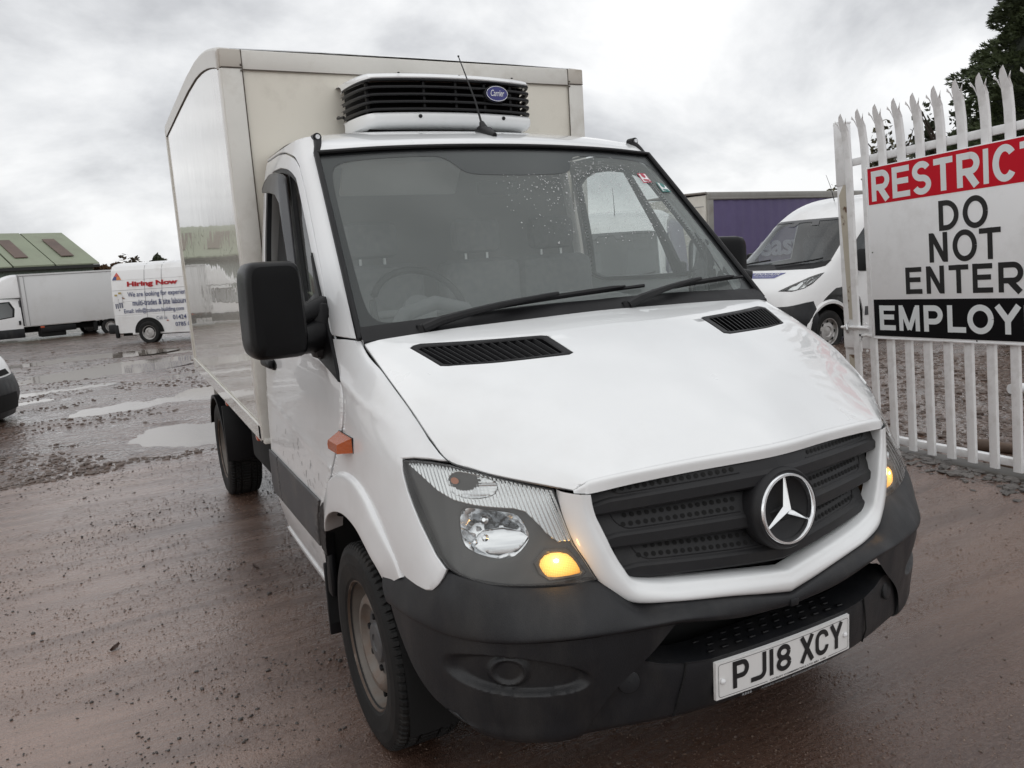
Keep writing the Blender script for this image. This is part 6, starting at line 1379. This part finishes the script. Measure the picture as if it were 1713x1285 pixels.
# ---- aerial
ae = obj('roof_aerial', ncons(join(tube([(-.01,.64,2.150),(-.01,.70,2.168),(-.01,.77,2.182),(-.01,.83,2.18)], [.010,.026,.030,.012], 12), tube([(-.01,.745,2.19),(-.01,.765,2.225)], [.022,.010], 10))), plast2, T)
obj('aerial_mast', tube([(-.01,.765,2.22),(-.002,.83,2.33),(.017,1.02,2.565)], [.0055,.0042,.0028], 6), plast2, ae)
obj('aerial_tip', ncons(lathe([(-.004,.001),(-.003,.005),(.003,.005),(.004,.001)], 8, 'z', (.017,1.02,2.566))), plast2, ae)
# ================================================================ palisade gate with its warning sign
O_ = Vector((3.4576, 1.5328, .0791)); a_v = Vector((-.1098, -.9935, .0309)); b_v = Vector((-.0328, .0421, .9974)); n_v = Vector((.9922, -.1085, .0372))
GM = Matrix(((a_v.x, n_v.x, b_v.x, O_.x), (a_v.y, n_v.y, b_v.y, O_.y), (a_v.z, n_v.z, b_v.z, O_.z), (0, 0, 0, 1)))
def gemp(name, label, cat):
    o = bpy.data.objects.new(name, None); col.objects.link(o); o.matrix_world = GM; return tag(o, label, cat)
galv = mat('white_painted_steel', (.84, .845, .85), .4, coat=.25, var=.05, vscale=6, dirt=(.45, .43, .40), dscale=7, damt=.45, bump=.0008, bscale=60)
rustp = mat('cream_peeling_post', (.50, .46, .38), .7, var=.08, vscale=8, dirt=(.12, .065, .035), dscale=9, damt=.95, dthr=(.56, .62))
G = gemp('palisade_gate', 'tall white steel palisade gate with split pale tops to the right of the truck', 'gate')
# local x along the gate, y away from the viewer, z up
def pale():
    prof = [(-.036, .008), (-.027, -.005), (-.010, -.008), (.010, -.008), (.027, -.005), (.036, .008)]
    zz = np.concatenate([np.linspace(0, 2.10, 6), np.linspace(2.18, 2.30, 5)])
    th = .003
    rows = []
    for z in zz:
        lean = -.040*max(0, (z-2.12)/.3)**1.5
        rows.append([(x, y+lean, z) for x, y in prof]+[(x*.93, y+lean+th, z) for x, y in prof[::-1]])
    body = ncons(grid(rows, close_u=True))
    tips = []
    for i0, i1, tz, sp in ((0, 1, .085, -.020), (1, 4, .125, .010), (4, 5, .085, .022)):
        x0, y0 = prof[i0]; x1, y1 = prof[i1]; l0 = -.040*((2.30-2.12)/.3)**1.5
        mx_, my_ = (x0+x1)/2+sp, (y0+y1)/2-.034
        f = .55
        v = [(x0, y0+l0, 2.299), (x1, y1+l0, 2.299), (x1*.9+mx_*.1, (y1+l0)*.5+(my_+l0)*.5-.004, 2.30+tz*f), (mx_+(.004 if sp == .010 else .002), my_+l0, 2.30+tz), (mx_-(.016 if sp == .010 else .002), my_+l0, 2.30+tz-.020), (x0*.9+mx_*.1, (y0+l0)*.5+(my_+l0)*.5-.004, 2.30+tz*f)]
        v2 = [(p[0], p[1]+th, p[2]) for p in v]; n = 6
        tips.append(ncons((v+v2, [tuple(range(n)), tuple(range(n, 2*n))]+[(i, (i+1) % n, (i+1) % n+n, i+n) for i in range(n)])))
    return join(body, *tips)
pm_ = mesh(*pale(), smooth=False); pm_.materials.append(galv)
for i in range(14):
    o = bpy.data.objects.new('pale', pm_); col.objects.link(o); o.parent = G; o.location = (i*.1567+random.uniform(-.0015, .0015), -.036, random.uniform(-.004, .004)); o.rotation_euler = (0, random.uniform(-.0025, .0025), random.uniform(-.03, .03))
for z in (.05, 2.08): obj('rail', box((1.1, .0, z), (2.25, .045, .05), .004), galv, G)
obj('edge_stile', join(box((-.085, .01, 1.16), (.11, .055, 2.42-.0), .005)), galv, G)
obj('stile_cap', box((-.085, .01, 2.372), (.118, .062, .012), .003), galv, G)
obj('stile_plate', box((-.085, -.0195, 2.16), (.105, .006, .46), .002), galv, G)
obj('peeling_strip', prism([(-.118, -.0205, 1.86), (-.052, -.0205, 1.96), (-.040, -.0205, .93), (-.080, -.0205, .93)], (0, .004, 0)), rustp, G, smooth=False)
obj('lower_strip', prism([(-.10, -.0205, .66), (-.045, -.0205, .66), (-.045, -.0205, .2), (-.09, -.0205, .2)], (0, .004, 0)), rustp, G, smooth=False)
lk = obj('bolt_plate', box((.02, -.030, .80), (.30, .012, .17), .004), galv, G)
obj('bolt_slot', box((.06, -.0375, .815), (.13, .004, .016), .002), void, lk)
obj('bolt_bar', tube([(-.13, -.05, .875), (.0, -.05, .875), (.13, -.05, .872)], .010, 8), galv, lk)
obj('bolt_handle', tube([(.145, -.04, .81), (.135, -.075, .825), (.105, -.085, .82), (.09, -.085, .78), (.085, -.08, .70)], .011, 8), galv, lk)
obj('bolt_hasp', tube([(-.075, -.035, .905), (-.065, -.065, .90), (-.06, -.07, .86), (-.068, -.05, .83)], .007, 6), chrome_r, lk)
for z in (.70, .90): obj('bolt_head', lathe([(-.036, .010), (-.044, .009), (-.045, .001)], 8, 'y', (.10, 0, z)), galv, lk)
# ---- sign
S_ = gemp('warning_sign', 'big white sign with red RESTRICTED band and black EMPLOYEES band fixed to the gate', 'sign')
sgw = mat('sign_white', (.86, .87, .88), .45, spec=.3, var=.015, vscale=2, dirt=(.45, .44, .42), dscale=4, damt=.2)
sgr = mat('sign_red', (.56, .010, .024), .5, spec=.15); sgb = mat('sign_black', (.006, .006, .007), .5, spec=.12)
SX0, SX1 = .188, 1.90
obj('sign_board', box(((SX0+SX1)/2, -.055, 1.409), (SX1-SX0, .006, 1.208), .002), sgw, S_)
obj('sign_edge', join(box(((SX0+SX1)/2, -.056, .803), (SX1-SX0+.012, .014, .010), .002), box((SX0-.003, -.056, 1.409), (.008, .014, 1.216), .002)), galv, S_)
obj('red_band', box(((SX0+SX1)/2+.004, -.0585, 1.880), (SX1-SX0-.020, .002, .252)), sgr, S_)
obj('black_band', box(((SX0+SX1)/2+.004, -.0585, .952), (SX1-SX0-.022, .002, .262)), sgb, S_)
def sglyph(c, x0, x1, z0, z1, w):
    h = w/2; l, r, b, t = x0+h, x1-h, z0+h, z1-h; zm = (z0+z1)/2; xm = (x0+x1)/2; rx = (r-l)/2; rz = (t-b)/2
    st = lambda p, k=1.: stroke(p, w*k)
    if c == 'R': return [st([(l, z0), (l, z1)]), st([(x0+.001, t), (r-.042, t)]+arc(r-.045, t-.047, .045, .047, 90, -90, 16)+[(x0+.001, t-.094)]), st([(xm-.008, t-.094), (x1-h*1.15, z0)], 1.12)]
    if c == 'P': return [st([(l, z0), (l, z1)]), st([(x0+.001, t), (r-.048, t)]+arc(r-.048, t-.045, .048, .045, 90, -90, 16)+[(x0+.001, t-.090)])]
    if c == 'E': return [st([(l, z0), (l, z1)]), st([(x0+.001, t), (x1-.003, t)], .95), st([(x0+.001, zm+.006), (x1-.012, zm+.006)], .95), st([(x0+.001, b), (x1, b)], .95)]
    if c == 'T': return [st([(xm, z0), (xm, z1)]), st([(x0, t), (x1, t)], .95)]
    if c == 'I': return [st([(xm, z0), (xm, z1)])]
    if c == 'L': return [st([(l, z0), (l, z1)]), st([(x0+.001, b), (x1, b)], .95)]
    if c == 'D': return [st([(l, z0), (l, z1)]), st([(x0+.001, t), (xm-.02, t)]+arc(xm-.02, zm, r-xm+.02, rz, 90, -90, 24)+[(x0+.001, b)])]
    if c == 'O': return [st(arc(xm, zm, rx, rz, 0, 360, 44))]
    if c == 'C': return [st(arc(xm, zm, rx, rz, 38, 322, 36))]
    if c == 'S':
        q = rz/2; return [st(arc(xm, t-q, rx*.96, q, 24, 270, 26)+arc(xm, b+q, rx*.98, q, 90, -158, 26)[1:])]
    if c == 'N': return [st([(l, z0), (l, z1)]), st([(r, z0), (r, z1)]), st([(l+.006, z1-.012), (r-.006, z0+.012)], 1.05)]
    if c == 'M': return [st([(l, z0), (l, z1)], .92), st([(r, z0), (r, z1)], .92), st([(l+.006, z1-.016), (xm, z0+.010)], .92), st([(r-.006, z1-.016), (xm, z0+.010)], .92)]
    if c == 'Y': return [st([(l-.004, z1-.003), (xm, zm-.006)], 1.05), st([(r+.004, z1-.003), (xm, zm-.006)], 1.05), st([(xm, zm), (xm, z0)])]
def stext(s, x0, x1, z0, z1, m, w=.041):
    if s == 'I': w = x1-x0
    vf = join(*[([(p[0], -.0598-k*.0002, p[2]) for p in g[0]], g[1]) for k, g in enumerate(sglyph(s, x0, x1, z0, z1, w))])
    return obj('letter', ncons(vf), m, S_, smooth=False)
sgl = mat('sign_letter_white', (.76, .80, .81), .4); sgk = mat('sign_letter_black', (.014, .014, .015), .4)
for c, x0, x1 in (('R',.233,.392),('E',.414,.560),('S',.578,.727),('T',.747,.888),('R',.915,1.074),('I',1.097,1.132),('C',1.158,1.314),('T',1.33,1.475),('E',1.50,1.645),('D',1.67,1.83)):
    stext(c, x0, x1, 1.775-(.004 if c in 'SC' else 0), 1.982+(.004 if c in 'SC' else 0), sgl)
for c, x0, x1 in (('D',.773,.919),('O',.948,1.120)): stext(c, x0, x1, 1.523-(.004 if c == 'O' else 0), 1.714+(.004 if c == 'O' else 0), sgk, .034)
for c, x0, x1 in (('N',.692,.831),('O',.868,1.040),('T',1.056,1.200)): stext(c, x0, x1, 1.323-(.004 if c == 'O' else 0), 1.514+(.004 if c == 'O' else 0), sgk, .034)
for c, x0, x1 in (('E',.492,.626),('N',.660,.798),('T',.833,.975),('E',1.003,1.141),('R',1.177,1.335)): stext(c, x0, x1, 1.118, 1.30, sgk, .034)
for c, x0, x1 in (('E',.251,.392),('M',.421,.596),('P',.628,.777),('L',.811,.946),('O',.957,1.139),('Y',1.147,1.317),('E',1.335,1.476),('E',1.50,1.64),('S',1.66,1.81)):
    stext(c, x0, x1, .863-(.004 if c in 'OS' else 0), 1.041+(.004 if c in 'OS' else 0), sgl, .038)
for x, z in ((.22, 2.0), (1.0, 2.0), (.215, 1.42), (1.02, .815)): obj('sign_screw', lathe([(-.060, .005), (-.063, .004), (-.064, .0004)], 8, 'y', (x, 0, z)), plast2, S_)
# ================================================================ stones, logs, litter
def rock(seed, n=1):
    bm = bmesh.new(); bmesh.ops.create_icosphere(bm, subdivisions=n, radius=1); r = random.Random(seed)
    for v in bm.verts: v.co = v.co*r.uniform(.72, 1.15)
    bm.verts.index_update(); o = np.array([v.co for v in bm.verts]), np.array([[v.index for v in f.verts] for f in bm.faces]); bm.free(); return o
RK = [rock(i) for i in range(8)]
def scatter(name, pts, sizes, flat, m, seed):
    r = np.random.default_rng(seed); VV = []; FF = []; n0 = 0
    for (x, y, z), s in zip(pts, sizes):
        v, f = RK[r.integers(0, 8)]; a = r.uniform(0, 2*PI); sc_ = np.array([r.uniform(.7, 1.4), r.uniform(.6, 1.1), flat*r.uniform(.7, 1.2)])*s
        p = v*sc_; c, q = math.cos(a), math.sin(a); p = np.stack([p[:, 0]*c-p[:, 1]*q, p[:, 0]*q+p[:, 1]*c, p[:, 2]], -1)+np.array([x, y, z+s*flat*.35])
        VV.append(p); FF.append(f+n0); n0 += len(p)
    o = obj(name, (np.concatenate(VV).tolist(), np.concatenate(FF).tolist()), m, smooth=False); return tag(o, kind='stuff')
def hz(x, y): return height(np.asarray(x), np.asarray(y))
stone_d = mat('dark_wet_stone', (.045, .038, .034), .35, var=.5, vscale=9)
stone_m = mat('mixed_gravel', (.115, .085, .070), .5, var=.65, vscale=11)
stone_g = mat('grey_slate_chips', (.125, .115, .108), .45, var=.55, vscale=14)
def polar(n, r0, r1, t0, t1, seed, p=1.6):
    r = np.random.default_rng(seed); R = r0+(r1-r0)*r.uniform(0, 1, n)**p; t = ang0+r.uniform(t0, t1, n); return CAM[0]+R*np.sin(t), CAM[1]+R*np.cos(t)
r_ = np.random.default_rng(3)
# loose chippings on the apron, more of them towards the gravel
x, y = polar(14000, 2.2, 9.0, -.66, -.12, 41, .8); cl = fbm(x*1.1, y*1.8, 4, 71); k = (apron(x, y) > .5) & (y < 6) & ((cl > .02) | (r_.uniform(size=len(x)) < .12)) & (x < 1.2); x, y = x[k], y[k]
scatter('loose_chippings', np.stack([x, y, hz(x, y)], -1), np.clip(r_.lognormal(-5.75, .5, len(x)), .0015, .014), .6, stone_d, 1)
x, y = polar(700, 1.8, 5.5, -.05, .66, 42, 1.); k = (apron(x, y) > .5); x, y = x[k], y[k]
scatter('apron_grit', np.stack([x, y, hz(x, y)], -1), r_.uniform(.002, .007, len(x)), .6, stone_m, 2)
x, y = polar(16000, 7.6, 30., -.62, -.16, 43, 1.7); k = (apron(x, y) < .5) & (y > 4.5) & (x < 1.5); x, y = x[k], y[k]; cl = fbm(x*.8, y*1.2, 4, 73); k = (cl > -.05); x, y = x[k], y[k]
scatter('yard_gravel', np.stack([x, y, hz(x, y)-.004], -1), np.clip(r_.lognormal(-4.2, .4, len(x)), .006, .04), .55, stone_m, 3)
x = r_.uniform(3.1, 8.5, 16000); y = r_.uniform(-2.2, 6.5, 16000); k = (x > 3.42+.06*(y-.5)); x, y = x[k], y[k]
scatter('gate_side_gravel', np.stack([x, y, hz(x, y)-.006], -1), np.clip(r_.lognormal(-4.1, .42, len(x)), .007, .045), .6, stone_m, 4)
t_ = r_.uniform(-2.2, 2.4, 1500); x = 3.285+.07*(t_-.6)+r_.normal(0, .075, 1500); y = t_
scatter('slate_bank', np.stack([x, y, hz(x, y)-.005], -1), np.clip(r_.lognormal(-3.85, .35, len(x)), .010, .05), .45, stone_g, 5)
# fine aggregate standing out of the wet apron
def fine_grit(name, n, seed, m, r0, r1, p, smin, smax, mask):
    r = np.random.default_rng(seed); x, y = polar(n, r0, r1, -.68, .68, seed, p); k = mask(x, y); x, y = x[k], y[k]; n = len(x)
    s = smin*(smax/smin)**(r.uniform(0, 1, n)**2.2); z = height(x, y)+s*.12
    O = np.array([(1,0,0),(0,1,0),(-1,0,0),(0,-1,0),(0,0,.75)], float); F0 = np.array([(0,1,4),(1,2,4),(2,3,4),(3,0,4)])
    a = r.uniform(0, 2*PI, n); J = O[None]*r.uniform(.65, 1.35, (n, 5, 3)); c, q = np.cos(a)[:, None], np.sin(a)[:, None]
    X = J[..., 0]*c-J[..., 1]*q*.8; Y = J[..., 0]*q+J[..., 1]*c*.8
    V = np.stack([X*s[:, None]+x[:, None], Y*s[:, None]+y[:, None], J[..., 2]*s[:, None]+z[:, None]], -1).reshape(-1, 3)
    Fc = (F0[None]+np.arange(n)[:, None, None]*5).reshape(-1, 3)
    me = bpy.data.meshes.new(name); me.vertices.add(len(V)); me.vertices.foreach_set('co', V.ravel()); me.loops.add(Fc.size); me.loops.foreach_set('vertex_index', Fc.ravel().astype(np.int32))
    me.polygons.add(len(Fc)); me.polygons.foreach_set('loop_start', (np.arange(len(Fc))*3).astype(np.int32)); me.update()
    tag(link(name, me, m), kind='stuff')
fine_grit('wet_aggregate', 90000, 61, mat('aggregate_brown', (.14, .092, .070), .28, var=.7, vscale=70, dirt=(.40, .32, .27), dscale=95, damt=.9, dthr=(.56, .66)), 1.0, 7.5, .85, .0016, .0058, lambda x, y: (apron(x, y) > .5) & (fbm(x*1.7, y*2.6, 3, 91)+.10*np.clip(x+1.6, -1.2, .6) > -.06))
# concrete strip under the gate
tag(obj('gate_strip', xf(box((1.1, .03, -.055), (2.6, .16, .06), .01), GM), mat('wet_concrete', (.10, .092, .082), .5, var=.2, vscale=5)), kind='structure')
wood = mat('wet_log', (.10, .065, .045), .7, var=.35, vscale=8)
def log(x0, y0, x1, y1, r, label, name='log', m=wood, cat='log', zo=0.):
    z0, z1 = float(hz(x0, y0)), float(hz(x1, y1)); k = 6
    p = [(x0+(x1-x0)*i/k+random.uniform(-.01, .01), y0+(y1-y0)*i/k+random.uniform(-.01, .01), z0+(z1-z0)*i/k+r*.8+zo) for i in range(k+1)]
    tag(obj(name, ncons(tube(p, [r*random.uniform(.85, 1.1) for _ in range(k+1)], 12)), m), label, cat)
log(3.98, 1.02, 4.20, .62, .045, 'short brown log lying on gravel behind the gate pales')
log(3.66, .62, 3.62, .10, .035, 'long brown branch at the foot of the gate, nearest its bottom rail', 'branch', wood, 'branch')
log(6.15, 2.05, 6.55, 1.75, .05, 'white plastic pipe lying on gravel far behind the gate', 'plastic_pipe', mat('pipe_white', (.75,.76,.77), .35), 'pipe', .02)
log(7.9, 2.9, 8.3, 2.6, .03, 'pale broken plank on gravel beyond the white pipe', 'broken_plank', mat('pale_wood', (.42,.36,.28), .7), 'plank')
# a curled dead leaf and a few darker clods on the apron
def leaf(x, y, s, rz, label):
    V, F_ = grid([[(s*(u-.5)*1.0, s*(v-.5)*.6*(1-abs(u-.5)*1.4), s*.25*((u-.5)**2*2+(v-.5)**2*3)) for u in np.linspace(0, 1, 6)] for v in np.linspace(0, 1, 4)])
    o = obj('dead_leaf', ([(p[0], p[1], p[2]) for p in V], F_), mat('dead_leaf_brown', (.05, .026, .018), .5)); o.location = (x, y, float(hz(x, y))+.004); o.rotation_euler = (.2, -.3, rz); tag(o, label, 'leaf', 'dead leaves on the apron')
leaf(-1.745, 1.30, .05, .6, 'dark curled leaf lying alone on the wet apron at lower left')
leaf(-1.03, 1.93, .05, 2.1, 'small dark leaf on the apron a little left of the front wheel')
